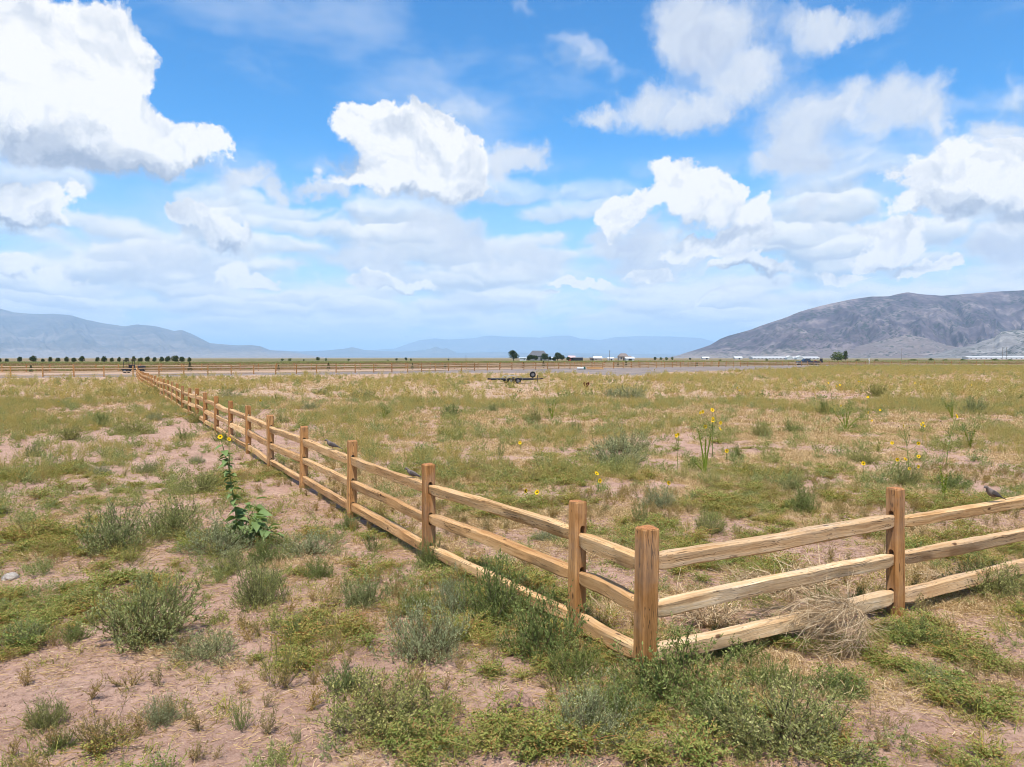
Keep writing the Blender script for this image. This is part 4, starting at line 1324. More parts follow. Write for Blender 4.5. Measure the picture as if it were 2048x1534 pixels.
_bi = [0]
def plant_bush(px, py, w, h, kind, label, cat='bush', group=None, name='weed_bush'):
    p = ground_at(px, py)
    d = math.hypot(p.y, CAM_H)
    k = d / F_PX
    s = CAM_H / d
    w, h = 1.30 * w, 1.28 * h
    R = 0.5 * w * k
    H = max((h - 0.45 * w * s) * k, 0.36 * w * k)
    vs, mats = KINDS_OF_BUSH[kind]
    _bi[0] += 1
    st, lf = vs[_bi[0] % len(vs)]
    r = np.random.RandomState(_bi[0])
    o = thing(name, p + Vector((0, R * 0.5, -0.01)), label, cat, group, rz=r.uniform(0, 6.28), scale=(R / 0.47, R / 0.47 * r.uniform(.85, 1.0), H / 0.47))
    o.rotation_euler[0], o.rotation_euler[1] = r.normal() * 0.10, r.normal() * 0.10
    link('stems', st, None, o)
    link('foliage', lf, None, o)
    return o
B = plant_bush
G_L = 'weed bushes west of the long fence'
B(205, 1112, 128, 90, 'sage', 'round grey-green weed bush on bare soil, left neighbour of the bushes by the leafy sunflower', 'bush', G_L)
B(330, 1080, 118, 80, 'sage', 'grey-green weed bush with dark base, between the round bush and the leafy sunflower', 'bush', G_L)
B(425, 1118, 130, 80, 'silver', 'pale grey-green weed bush at the foot of the leafy sunflower', 'bush', G_L)
B(250, 1142, 90, 60, 'yellow', 'bright green upright weed in front of the round grey-green bush', 'weed', G_L)
B(265, 1306, 190, 135, 'sage', 'largest feathery grey-green bush, dark underneath, standing alone on the soil at lower left', 'bush', G_L)
B(395, 1335, 130, 62, 'silver', 'low sprawling grey-green bush on the right flank of the largest feathery bush', 'bush', G_L)
B(392, 988, 92, 40, 'sage', 'broad low grey-green bush on the bare strip left of the tall sunflower stalk', 'bush', G_L)
B(254, 870, 62, 28, 'sage', 'dense rounded green bush halfway up the bare strip', 'bush', G_L)
B(130, 882, 52, 26, 'sage', 'hazy green bush left of the dense rounded bush on the bare strip', 'bush', G_L)
B(200, 853, 30, 24, 'dark', 'small dark green upright bush behind the dense rounded bush', 'bush', G_L)
B(302, 843, 36, 18, 'silver', 'small silvery bush beyond the dense rounded bush on the strip', 'bush', G_L)
B(302, 794, 42, 18, 'dark', 'dark green bush close against the far part of the long fence', 'bush', G_L)
B(208, 793, 38, 13, 'sage', 'low flat bush far up the strip, left of the fence', 'bush', G_L)
B(360, 884, 38, 26, 'twiggy', 'dark twiggy weed leaning on the bare strip near the fence', 'weed', G_L)
B(388, 847, 40, 22, 'sage', 'grey-green weed under the rails of the middle posts', 'bush', G_L)
B(440, 884, 46, 20, 'dark', 'dark low bush right behind the yellow sunflower heads by the fence', 'bush', G_L)
B(192, 952, 46, 22, 'silver', 'small silvery bush on open soil, left of a green twin', 'bush', G_L)
B(289, 947, 46, 24, 'sage', 'small green bush on open soil, right of a silvery twin', 'bush', G_L)
B(265, 998, 50, 26, 'yellow', 'yellowish green weed on the open soil below the twin bushes', 'weed', G_L)
B(58, 915, 30, 24, 'dark', 'dark green weed below a straw-coloured tuft at the left edge', 'weed', G_L)
B(45, 968, 50, 30, 'twiggy', 'dark twiggy weed in dry grass at the left edge', 'weed', G_L)
B(390, 928, 28, 18, 'silver', 'tiny silvery weed between the bare strip and the fence', 'weed', G_L)
B(510, 1222, 92, 92, 'sage', 'upright grey-green bush on pale soil right of centre-left bare patch', 'bush', G_L)
B(605, 1118, 112, 50, 'silver', 'low hazy bush halfway between the leafy sunflower and the third post', 'bush', G_L)
B(632, 1160, 58, 40, 'dark', 'small dark bush in front of the low hazy bush', 'bush', G_L)
B(722, 1222, 92, 68, 'sage', 'rounded green bush with rusty edge, left of the fence', 'bush', G_L)
B(845, 1335, 140, 130, 'silver', 'tall pale grey-green bush with a dark foot, left of the leaning fence shadow', 'bush', G_L)
B(540, 1400, 120, 130, 'yellow', 'yellow-green spindly weed with long thin branches', 'weed', G_L)
B(640, 1325, 110, 70, 'rusty', 'rusty green weed tangle right of the yellow spindly weed', 'weed', G_L)
B(745, 1490, 225, 130, 'sage', 'wide sprawling grey-green bush at the bottom, left of the dirt clod', 'bush', G_L)
B(990, 1255, 120, 120, 'dark', 'dark green weed bush pressed under the long fence near the second post', 'bush', G_L)
B(1095, 1330, 150, 130, 'dark', 'dark shaded weed bush at the foot of the second post', 'bush', G_L)
B(905, 1235, 70, 80, 'silver', 'silvery weed beside the rusty creepers under the long fence', 'weed', G_L)
B(860, 1140, 50, 55, 'dark', 'dark weed climbing around the foot of the third post', 'weed', G_L)
B(740, 1110, 60, 40, 'twiggy', 'twiggy weed on disturbed soil between third and fourth post', 'weed', G_L)
B(690, 1062, 50, 30, 'dark', 'low dark weed at the foot of the fourth post', 'weed', G_L)
B(575, 1290, 70, 50, 'twiggy', 'twiggy green weed between the upright bush and the yellow spindly weed', 'weed', G_L)
B(655, 1225, 60, 46, 'rusty', 'rusty low weed left of the rounded green bush', 'weed', G_L)
B(785, 1190, 70, 50, 'rusty', 'brownish weed halfway between the third post and the rounded green bush', 'weed', G_L)
B(830, 1235, 60, 50, 'dark', 'green weed right of the rounded green bush', 'weed', G_L)
B(930, 1190, 80, 60, 'rusty', 'rusty green weed below the bottom rail between second and third post', 'weed', G_L)
B(1045, 1230, 80, 70, 'rusty', 'rusty green weed under the rails left of the second post', 'weed', G_L)
B(455, 1150, 70, 46, 'sage', 'grey-green weed at the near side of the leafy sunflower', 'weed', G_L)
B(520, 1130, 60, 50, 'dark', 'green weed right of the leafy sunflower foot', 'weed', G_L)
B(340, 1215, 60, 36, 'rusty', 'rusty weed behind the largest feathery bush', 'weed', G_L)
B(45, 1085, 90, 50, 'rusty', 'rusty spreading weed at the left edge above the creeping mat', 'weed', G_L)
B(150, 1220, 80, 44, 'rusty', 'rusty weed standing in the creeping mat at left', 'weed', G_L)
B(40, 1300, 70, 60, 'sage', 'grey-green weed at the left edge below the creeping mat', 'weed', G_L)
B(135, 1290, 60, 40, 'dark', 'dark leafy weed at the lower rim of the creeping mat', 'weed', G_L)
B(680, 1400, 80, 60, 'dark', 'green weed just above the wide sprawling bush', 'weed', 'weeds in front of the fence corner')
B(880, 1460, 110, 70, 'rusty', 'rusty weed left of the dirt clod', 'weed', 'weeds in front of the fence corner')
B(1110, 1400, 90, 60, 'rusty', 'rusty weed right of the dirt clod', 'weed', 'weeds in front of the fence corner')
B(1770, 1480, 110, 60, 'rusty', 'rusty leafy weed right of the big bottom bush', 'weed', 'weeds in front of the fence corner')
B(1960, 1340, 90, 46, 'rusty', 'rusty weed near the right edge below the pale fence', 'weed', 'weeds in front of the fence corner')
B(1850, 1300, 100, 56, 'dark', 'leafy green weed right of the tumbleweed in front of the pale fence', 'weed', 'weeds in front of the fence corner')
B(1690, 1400, 100, 50, 'dark', 'leafy green weed below the tumbleweed', 'weed', 'weeds in front of the fence corner')
G_F = 'weeds in front of the fence corner'
B(1375, 1440, 235, 150, 'dark', 'dense dark green bush on the right of the corner post foot', 'bush', G_F)
B(1290, 1400, 110, 70, 'sage', 'feathery weed hiding the foot of the corner post', 'weed', G_F)
B(1610, 1545, 270, 165, 'sage', 'big grey-green bush at the bottom edge below the right-hand fence', 'bush', G_F)
B(1185, 1500, 160, 120, 'silver', 'pale feathery bush below the corner, right of the dirt clod', 'bush', G_F)
B(1480, 1335, 120, 60, 'dark', 'dark low bush in the shade under the bottom rail', 'bush', G_F)
B(2025, 1205, 140, 80, 'sage', 'hazy green bush at the right edge behind the pale fence', 'bush', G_F)
B(1650, 1215, 60, 40, 'dark', 'small green weed behind the tumbleweed', 'weed', G_F)
B(1505, 1535, 70, 120, 'yellow', 'yellow-green upright weed in front of the big bottom bush', 'weed', G_F)
B(1890, 1395, 90, 50, 'silver', 'small bluish-green weed on the soil at the lower right', 'weed', G_F)
B(1725, 1225, 55, 45, 'dark', 'small dark leafy weed at the foot of the right-hand post', 'weed', G_F)
B(80, 1470, 66, 66, 'sage', 'small fresh green weed on pale soil at the lower left edge', 'weed', G_F)
B(100, 1512, 70, 34, 'dark', 'low leafy weed below the small fresh one at the lower left', 'weed', G_F)
B(185, 1525, 130, 105, 'rusty', 'reddish spiky weed on bare soil at the bottom left', 'weed', G_F)
B(240, 1390, 90, 55, 'rusty', 'rusty low weed just below the largest feathery bush', 'weed', G_F)
B(305, 1460, 70, 60, 'silver', 'silvery low weed right of the reddish spiky weed', 'weed', G_F)
B(478, 1475, 62, 64, 'twiggy', 'upright dark twiggy weed on bare soil below the yellow weed', 'weed', G_F)
B(595, 1493, 28, 36, 'twiggy', 'tiny upright weed alone on the bare soil at the bottom', 'weed', G_F)
B(370, 1445, 30, 34, 'twiggy', 'tiny twiggy weed left of a larger twiggy one on the bare soil', 'weed', G_F)
B(1000, 1525, 120, 70, 'yellow', 'yellow-green weed at the bottom edge under the dirt clod', 'weed', G_F)
B(1330, 1535, 90, 50, 'yellow', 'yellowish weed at the bottom edge below the dense dark bush', 'weed', G_F)
B(1245, 1465, 110, 80, 'dark', 'dark green bush below the corner post between the pale feathery bush and the dense one', 'bush', G_F)
B(1465, 1490, 120, 90, 'dark', 'dark green bush left of the big bottom bush', 'bush', G_F)
B(1150, 1375, 110, 80, 'dark', 'dark green bush below the foot of the second post', 'bush', G_F)
B(1560, 1400, 110, 70, 'dark', 'dark green weed in front of the bottom rail left of the tumbleweed', 'weed', G_F)
G_M = 'weed bushes in the field inside the fence'
B(1235, 935, 112, 60, 'silver', 'wide silvery bush in the field behind the second post', 'bush', G_M)
B(1262, 908, 90, 48, 'silver', 'tall silvery bush at the back of the wide silvery bush', 'bush', G_M)
B(1250, 945, 70, 26, 'sage', 'low green bush in front of the wide silvery bush', 'bush', G_M)
B(903, 838, 36, 26, 'dark', 'compact dark green ball-shaped bush in the tan grass', 'bush', G_M)
B(917, 864, 40, 24, 'twiggy', 'twiggy bush just in front of the compact ball-shaped bush', 'bush', G_M)
B(1152, 870, 38, 26, 'twiggy', 'dark vase-shaped weed in the tan grass beyond the fence', 'weed', G_M)
B(1610, 1028, 56, 50, 'dark', 'dark upright weed behind the right-hand fence', 'weed', G_M)
B(1425, 1072, 62, 48, 'sage', 'green weed in the corner bed behind the top rail', 'weed', G_M)
B(1325, 1020, 66, 44, 'silver', 'silvery dome-shaped weed behind the corner post', 'weed', G_M)
B(1290, 1055, 50, 46, 'twiggy', 'thin green weed rising just behind the corner', 'weed', G_M)
B(1476, 922, 26, 28, 'dark', 'small dark weed right of the green sunflower stalk', 'weed', G_M)
B(1530, 876, 36, 34, 'sage', 'green bush in the tan grass, third rank behind the right-hand fence', 'bush', G_M)
B(1585, 868, 44, 20, 'dark', 'low dark bush beside the tan grass path', 'bush', G_M)
B(1818, 975, 56, 44, 'sage', 'green bush under the sunflower cluster behind the right-hand post', 'bush', G_M)
B(1000, 920, 26, 34, 'twiggy', 'small upright green weed in the field right of the third post', 'weed', G_M)
B(1068, 848, 36, 30, 'sage', 'green bush left of the yellow-green stalks', 'bush', G_M)
B(985, 826, 26, 16, 'sage', 'small green bush in line with the ball-shaped bush', 'bush', G_M)
B(830, 812, 26, 12, 'dark', 'low dark bush left of the ball-shaped bush', 'bush', G_M)
B(615, 820, 40, 16, 'silver', 'silvery bush in the field beyond the sixth post', 'bush', G_M)
B(720, 800, 42, 22, 'sage', 'olive bush in the field above the fourth post', 'bush', G_M)
B(1265, 800, 70, 20, 'silver', 'pale silvery bush far out in the middle of the field', 'bush', G_M)
B(1225, 795, 40, 18, 'silver', 'pale bush left of its paler neighbour far out in the field', 'bush', G_M)
B(1100, 1085, 56, 34, 'silver', 'silvery low weed behind the top rail left of the corner', 'weed', G_M)
B(1670, 1075, 60, 24, 'sage', 'low green weed on bare soil behind the right-hand fence', 'weed', G_M)
B(1590, 985, 46, 30, 'sage', 'faded green weed behind the dark upright weed', 'weed', G_M)
B(1740, 930, 60, 24, 'sage', 'faded green bush below the single large sunflower head', 'bush', G_M)
B(1915, 980, 70, 24, 'dark', 'low dark weed behind the perched dove', 'weed', G_M)
B(1655, 830, 30, 26, 'dark', 'dark green leafy bush by the green candelabra stalks', 'bush', G_M)
B(1960, 830, 50, 28, 'sage', 'green bush at the right edge of the field', 'bush', G_M)
B(1765, 795, 44, 26, 'sage', 'grey-green bush far out below the hill', 'bush', G_M)
B(560, 848, 30, 18, 'sage', 'green bush just inside the fence near the sixth post', 'bush', G_M)
B(640, 790, 34, 12, 'sage', 'low bush in the yellowish far grass, left', 'bush', G_M)
B(455, 800, 50, 20, 'silver', 'greenish bush just inside the long fence further up', 'bush', G_M)
B(158, 772, 12, 14, 'twiggy', 'dark narrow weed standing alone in the far left grass', 'weed', G_L)

# ------------------------------------------------------------------ trees
m_bark = plain('bark', (0.16, 0.12, 0.085), 0.9, 0.1)
m_tree_dk = leaf_mat('tree_leaf_dark', [(0.0, (0.030, 0.050, 0.022)), (0.6, (0.075, 0.105, 0.045)), (1.0, (0.14, 0.17, 0.075))], 0.2, 0.25)
m_tree_lt = leaf_mat('tree_leaf_green', [(0.0, (0.055, 0.085, 0.030)), (0.6, (0.12, 0.165, 0.06)), (1.0, (0.20, 0.24, 0.10))], 0.25, 0.25)
m_needle = leaf_mat('evergreen_needle', [(0.0, (0.022, 0.042, 0.022)), (0.6, (0.05, 0.08, 0.04)), (1.0, (0.10, 0.13, 0.065))], 0.1, 0.2)
def tree(seed, H, R, trunk_h, lobes, leaves, leaf, cone=False):
    """Tapered trunk with limbs, and a crown of leaf clumps with gaps."""
    T, C = Plant(seed), Plant(seed + 1)
    r = T.r
    T.tube([(0, 0, -0.3), (0.02 * H, 0, trunk_h), (r.normal() * 0.04 * H, r.normal() * 0.04 * H, H * 0.82)], 0.035 * H, 0.008 * H, 0.5, 7)
    if cone:
        t = r.uniform(0.04, 1, leaves) ** 0.85
        az = r.uniform(0, 6.28, leaves)
        rr = R * (1 - t) ** 0.8 * np.sqrt(r.uniform(0.15, 1.0, leaves)) * (0.8 + 0.35 * np.sin(t * 38 + 2 * az))
        p = np.stack([np.cos(az) * rr, np.sin(az) * rr, trunk_h * 0.5 + (H - trunk_h * 0.5) * t], 1)
        d = np.stack([np.cos(az), np.sin(az), r.uniform(-0.3, 0.6, leaves)], 1)
        C.leaves(p, d, leaf * r.uniform(.6, 1.3, leaves), leaf * 0.4, r.uniform(0, 1, leaves))
        return T.mesh('trunk'), C.mesh('crown')
    cs = []
    for i in range(lobes):
        d = sph(r, 1, -0.9, 1.3)[0]
        c = np.array([0, 0, trunk_h + 0.45 * (H - trunk_h)]) + d * np.array([R * 0.72, R * 0.72, (H - trunk_h) * 0.40]) * r.uniform(0.55, 1.0)
        cs.append((c, R * r.uniform(0.22, 0.42)))
        T.tube([(0, 0, trunk_h * 0.8), tuple(np.array([0, 0, trunk_h]) * 0.4 + c * 0.6), tuple(c)], 0.014 * H, 0.004 * H, 0.5, 4)
    n = leaves // lobes
    for c, rad in cs:
        d = sph(r, n, -1.4, 1.5)
        p = c + d * (rad * r.uniform(0.3, 1.0, n) ** 0.5)[:, None] * np.array([1, 1, 0.85])
        C.leaves(p, d + r.normal(size=(n, 3)) * 0.7, leaf * r.uniform(.6, 1.4, n), leaf * 0.55, np.clip(r.uniform(0, 1) * 0.4 + r.uniform(0, 0.6, n), 0, 1))
    return T.mesh('trunk'), C.mesh('crown')
def tree_kind(metas, leafmat):
    for t, c in metas:
        t.materials.append(m_bark)
        c.materials.append(leafmat)
    return metas
ORCH = tree_kind([tree(2000 + 5 * i, 3.2, 1.7, 0.15, 24, 2400, 0.28) for i in range(4)], m_tree_dk)
BIG = tree_kind([tree(2050 + 5 * i, 9.0, 4.2, 1.4, 26, 3600, 0.5) for i in range(3)], m_tree_dk)
GREENT = tree_kind([tree(2080 + 5 * i, 5.0, 3.0, 0.7, 18, 1600, 0.4) for i in range(3)], m_tree_lt)
FIRS = tree_kind([tree(2110 + 5 * i, 1.7, 0.42, 0.25, 0, 900, 0.12, cone=True) for i in range(3)], m_needle)
SPRUCE = tree_kind([tree(2130 + 5 * i, 9.0, 2.6, 1.0, 0, 2200, 0.7, cone=True) for i in range(2)], m_needle)
_ti = [0]
def plant_tree(name, metas, px, py_base, h_px, Y, label, group, cat='tree', ref=None, wide=1.0):
    """A tree at depth Y under column px, h_px tall in the photograph."""
    p = at_depth(px, Y)
    _ti[0] += 1
    t, c = metas[_ti[0] % len(metas)]
    s = h_px * Y / F_PX / ref
    o = thing(name, p, label, cat, group, rz=_ti[0] * 1.7, scale=(s * wide, s * wide, s))
    link('trunk', t, None, o)
    link('crown', c, None, o)
ORD = ['first', 'second', 'third', 'fourth', 'fifth', 'sixth', 'seventh', 'eighth', 'ninth', 'tenth', 'eleventh', 'twelfth', 'thirteenth', 'fourteenth', 'fifteenth', 'sixteenth',
       'seventeenth', 'eighteenth', 'nineteenth', 'twentieth', 'twenty-first', 'twenty-second', 'twenty-third', 'twenty-fourth', 'twenty-fifth', 'twenty-sixth']
row = [(0, 9), (14, 8), (40, 12), (67, 13), (86, 8), (101, 11), (116, 10), (134, 11), (148, 10), (165, 13), (195, 11), (209, 12), (224, 10), (239, 11), (253, 10), (268, 12), (281, 10), (296, 12),
       (309, 11), (324, 11), (336, 13), (351, 14), (364, 12), (379, 10)]
for i, (px, h) in enumerate(row):
    plant_tree('orchard_tree', ORCH, px, 724, h + 0.5, 318.0, 'round young tree, %s from the left in the row under the left mountain' % ORD[i], 'row of young trees beyond the field', ref=3.0, wide=0.62 + 0.34 * ((i * 0.618) % 1.0))
for i, px in enumerate([62, 380, 557, 657, 825, 890, 1047, 1087, 1236, 1252, 1394]):
    Y = float(y_fence(px)) + 19
    plant_tree('evergreen_sapling', FIRS, px, 742, [17, 20, 13, 16, 13, 11, 12, 14, 10, 12, 9][i], Y,
               'young dark evergreen, %s from the left along the lane behind the fence' % ORD[i], 'young evergreens along the lane', ref=1.7)
G_T = 'trees around the distant farmhouses'
plant_tree('broadleaf_tree', BIG, 1027, 719, 21, 520.0, 'tall broad dark tree standing alone left of the grey farmhouse', G_T, ref=8.6, wide=1.35)
for px, h, kindm, rf, w, lab in [(1060, 13, BIG, 8.6, .8, 'dark tree at the left end of the grey farmhouse'), (1070, 11, BIG, 8.6, 1.0, 'dark tree in front of the grey farmhouse'),
                                 (1090, 15, BIG, 8.6, .9, 'dark round tree at the right end of the grey farmhouse'), (1056, 9, SPRUCE, 9.0, 1., 'small pointed tree beside the farmhouse'),
                                 (1100, 9, SPRUCE, 9.0, 1., 'small spruce between the farmhouse and the white trailer'), (1115, 17, BIG, 8.6, .75, 'taller dark tree left of the red barn'),
                                 (1124, 13, BIG, 8.6, .8, 'dark tree between the taller tree and the red barn'), (1136, 8, BIG, 8.6, .9, 'low dark tree touching the red barn'),
                                 (1108, 8, BIG, 8.6, 1., 'low tree behind the white trailer')]:
    plant_tree('farm_tree', kindm, px, 718, h, 492.0, lab, G_T, ref=rf, wide=w * 1.45)
G_H = 'trees on the horizon'
for px, h, Y, kd, rf, w, lab in [(636, 9, 430, BIG, 8.6, 1., 'dark tree on the horizon above the far fence, left of centre'), (580, 6, 450, GREENT, 4.8, 1.3, 'pale green tree clump on the horizon left of the dark tree'),
                                 (565, 5, 450, GREENT, 4.8, 1.2, 'small pale green tree at the left end of the horizon clump'), (652, 6, 440, GREENT, 4.8, .8, 'small pale tree just right of the dark horizon tree'),
                                 (608, 4, 450, BIG, 8.6, 1., 'small dark tree left of the dark horizon tree'), (698, 4, 480, GREENT, 4.8, 1.5, 'low tree clump on the horizon, short of centre'),
                                 (793, 6, 470, BIG, 8.6, 1., 'rounded dark tree on the horizon under the centre range'), (812, 7, 470, BIG, 8.6, 1., 'wider dark tree right of the rounded one on the horizon'),
                                 (822, 5, 470, BIG, 8.6, 1., 'small dark tree at the end of the horizon pair'), (897, 5, 480, BIG, 8.6, .8, 'tiny dark tree on the horizon left of the farm'),
                                 (776, 3, 470, GREENT, 4.8, 1.2, 'low pale tree left of the rounded horizon tree'),
                                 (1310, 7, 560, BIG, 8.6, 1., 'dark tree on the horizon right of the tan house'), (1322, 6, 560, GREENT, 4.8, 1., 'green tree second right of the tan house'),
                                 (1333, 7, 560, GREENT, 4.8, .9, 'green tree third right of the tan house'), (1344, 7, 560, GREENT, 4.8, .8, 'green tree fourth right of the tan house'),
                                 (1380, 5, 600, BIG, 8.6, 1.2, 'low dark tree below the foot of the hill')]:
    plant_tree('distant_tree', kd, px, 718, h, Y, lab, G_H, ref=rf, wide=w)
# the wide leaning tree under the right-hand hill
plant_tree('spreading_tree', GREENT, 1675, 712, 20, 400.0, 'wide dark spreading tree under the right-hand hill behind the pickup', G_T, ref=4.8, wide=1.25)
plant_tree('leaning_tree', BIG, 1690, 712, 22, 404.0, 'thin tree leaning out of the right side of the spreading tree', G_T, ref=8.6, wide=0.55)
for i, (px, h, Y, w) in enumerate([(1533, 5, 420, 1.2), (1440, 4, 430, 1.5), (1715, 4, 420, 2.4), (1752, 4, 430, 2.0), (1825, 5, 430, 3.2), (1862, 6, 430, 1.6), (1890, 4, 430, 2.4), (1925, 5, 440, 2.0),
                                   (1990, 5, 440, 2.6), (2020, 4, 440, 2.6)]):
    plant_tree('hedge_shrub', GREENT, px, 716, h, float(Y), 'low green shrub, %s from the left in the hedge under the hill' % ORD[i], 'shrubs of the hedge under the hill', 'shrub', ref=4.8, wide=w)

# far cover beyond the lane: tan grass, then a dark green belt, seen edge-on
def far_cover():
    r = np.random.RandomState(77)
    n = 30000
    px = r.uniform(-250, 2350, n)
    y = y_fence(px) + 30 + r.uniform(0, 1, n) ** 1.4 * 190
    x = (px - CX) / F_PX * y
    k = r.uniform(0, 1, n) < 0.55
    scatter('dry_grass', 'brown_far', x[k], y[k], r.uniform(1.5, 3.2, k.sum()), 'tall tan grass beyond the gravel lane', 'grass', 51)
    g = fbm(x / 30.0, y / 25.0, 3)
    k = (r.uniform(0, 1, n) < 0.30 * sstep(0.45, 0.65, g))
    scatter('grey_green_weeds', 'sage_far', x[k], y[k], r.uniform(0.9, 2.0, k.sum()), 'green weeds among the tan grass beyond the lane', 'weeds', 52)
    n = 26000
    px = r.uniform(-250, 2350, n)
    y0 = np.interp(px, [-250, 500, 1000, 1500, 2350], [245, 250, 300, 330, 360])
    y = y0 + r.uniform(0, 1, n) * 60
    x = (px - CX) / F_PX * y
    g = fbm(px / 60.0, y / 40.0, 3)
    k = r.uniform(0, 1, n) < np.where(px < 560, 0.95, 0.25 + 0.9 * sstep(0.45, 0.6, g))
    scatter('green_belt', 'sage_far', x[k], y[k], r.uniform(0.9, 2.0, k.sum()) * np.where(px[k] < 560, 0.8, 1.0), 'dark green belt of tall weeds beyond the lane', 'weeds', 53)
far_cover()

# ------------------------------------------------------------------ farm buildings
m_white = plain('white_metal_siding', (0.62, 0.62, 0.61), 0.5, 0.3, var=0.05)
m_greyroof = plain('grey_shingles', (0.13, 0.13, 0.14), 0.9, 0.1)
m_greywall = plain('grey_siding', (0.25, 0.24, 0.24), 0.8, 0.2)
m_tan = plain('tan_stucco', (0.45, 0.37, 0.30), 0.85, 0.1)
m_tanroof = plain('brown_shingles', (0.22, 0.18, 0.16), 0.9, 0.1)
m_red = plain('red_barn_boards', (0.36, 0.055, 0.05), 0.8, 0.2)
m_dark = plain('dark_opening', (0.03, 0.03, 0.035), 0.4, 0.4)
m_glass = plain('window_glass', (0.05, 0.06, 0.08), 0.15, 0.5)
def prism(bm, x0, x1, y0, y1, z0, z1, hip=0.0):
    """Gable (or hipped) roof with its ridge along x."""
    ym = (y0 + y1) / 2
    v = [bm.verts.new(p) for p in ((x0, y0, z0), (x1, y0, z0), (x1, y1, z0), (x0, y1, z0), (x0 + hip, ym, z1), (x1 - hip, ym, z1))]
    for f in ((0, 1, 5, 4), (2, 3, 4, 5), (1, 2, 5), (3, 0, 4), (3, 2, 1, 0)):
        bm.faces.new([v[i] for i in f])
def building(name, px, Y, w, d, wall_h, roof_h, label, wall, roof, hip=0.0, windows=(), doors=(), rz=0.0, group=None, cat='house', z=0.0):
    p = at_depth(px, Y)
    o = thing(name, p + Vector((0, 0, z)), label, cat, group, rz=rz)
    bm = bmesh.new()
    box_bm(bm, 0, 0, wall_h / 2 - 0.2, w, d, wall_h + 0.4)
    link('wall', bm_mesh('wall', bm), wall, o)
    bm = bmesh.new()
    prism(bm, -w / 2 - 0.4, w / 2 + 0.4, -d / 2 - 0.4, d / 2 + 0.4, wall_h + 0.01, wall_h + roof_h, hip)
    link('roof', bm_mesh('roof', bm), roof, o)
    for (x, zc, ww, hh) in windows:
        bm = bmesh.new()
        box_bm(bm, x, -d / 2 - 0.02, zc, ww, 0.10, hh)
        link('window', bm_mesh('window', bm), m_glass, o)
    for (x, ww, hh) in doors:
        bm = bmesh.new()
        box_bm(bm, x, -d / 2 - 0.03, hh / 2, ww, 0.12, hh)
        link('door', bm_mesh('door', bm), m_dark, o)
    return o
G_B = 'distant farm buildings'
building('farmhouse', 1076, 515.0, 13.0, 10.0, 3.4, 3.6, 'large grey farmhouse with steep hipped roof among dark trees', m_greywall, m_greyroof, 3.0, [(-4, 2, 1.4, 1.5), (-1, 2, 1.4, 1.5), (4, 2, 1.4, 1.5)], [(2, 1.1, 2.2)], group=G_B)
building('white_trailer', 1104, 495.0, 5.0, 2.5, 2.1, 0.4, 'small white trailer between farmhouse and red barn', m_white, m_white, 0, [(-1.2, 1.3, 0.8, 0.6), (1.0, 1.3, 0.8, 0.6)], group=G_B, cat='trailer')
building('white_trailer', 1046, 500.0, 4.4, 2.5, 1.8, 0.4, 'low white trailer beside the tall tree, left of the farmhouse', m_white, m_white, 0, [(0.8, 1.1, 0.8, 0.6)], group=G_B, cat='trailer')
building('red_barn', 1143, 500.0, 4.2, 6.0, 2.2, 1.3, 'red barn with pale pink roof at the right of the trees', m_red, plain('pale_pink_roof', (0.62, 0.42, 0.40), 0.6, 0.3), 0, (), [(0.2, 2.0, 2.2)], group=G_B, cat='barn')
building('open_shed', 1156, 495.0, 6.0, 4.0, 1.8, 0.6, 'dark open shed on the right of the red barn', m_dark, m_greyroof, 0, (), [(0.0, 4.2, 1.5)], group=G_B, cat='shed')
building('white_shed', 1195, 560.0, 6.0, 6.0, 1.6, 1.6, 'small white gabled shed in the open between barn and tan house', m_tan, m_white, 0, [(-1.5, 0.9, 0.8, 0.7)], group=G_B, cat='shed')
building('brown_shed', 1184, 562.0, 3.0, 4.0, 1.6, 0.7, 'tiny brown shed left of the white gabled shed', m_tanroof, m_tanroof, 0, (), [(0, 1.2, 1.3)], group=G_B, cat='shed')
building('white_shed', 1221, 575.0, 4.4, 4.0, 1.5, 0.9, 'little white shed midway to the tan house', m_white, m_white, 0, (), [(0.4, 1.2, 1.2)], group=G_B, cat='shed')
building('tan_house', 1246, 560.0, 7.0, 9.0, 3.0, 2.4, 'tan house with brown roof standing alone on the horizon', m_tan, m_tanroof, 2.0, [(-2, 1.6, 1.2, 1.3), (2, 1.6, 1.2, 1.3)], [(0, 1.1, 2.1)], group=G_B)
building('tan_wing', 1255, 557.0, 6.0, 7.0, 2.2, 1.3, 'lower wing on the right of the tan house', m_tan, m_tanroof, 1.0, [(0, 1.2, 2.0, 1.1)], group=G_B)
building('white_garage', 1259, 550.0, 6.0, 6.0, 1.5, 1.3, 'white garage in front of the tan house wing', m_white, m_white, 0, (), [(0, 2.4, 1.4)], group=G_B, cat='garage')
def long_shed(px0, px1, Y, h, label, n):
    w = (px1 - px0) / F_PX * Y
    o = building('long_white_barn', (px0 + px1) / 2, Y, w, 14.0, h, h * 0.6, label, m_white, m_white, 0, group='long white barns under the hill', cat='barn')
    for k in range(n):
        bm = bmesh.new()
        x = -w * 0.5 + w * (k + 0.5) / n
        box_bm(bm, x, -7.05, h * 0.42, 2.0, 0.12, h * 0.5)
        link('vent_panel', bm_mesh('vent_panel', bm), m_greywall, o)
    return o
long_shed(1502, 1634, 900.0, 2.1, 'long low white barn behind the pickup at the foot of the hill', 18)
long_shed(1930, 2110, 950.0, 2.3, 'long low white barn at the right edge at the foot of the hill', 18)
building('white_shed', 1577, 850.0, 7.0, 6.0, 2.2, 2.2, 'small white gabled shed in front of the long barn, left of a twin', m_white, m_white, 0, (), [(0, 2.0, 1.8)], group=G_B, cat='shed', rz=1.57)
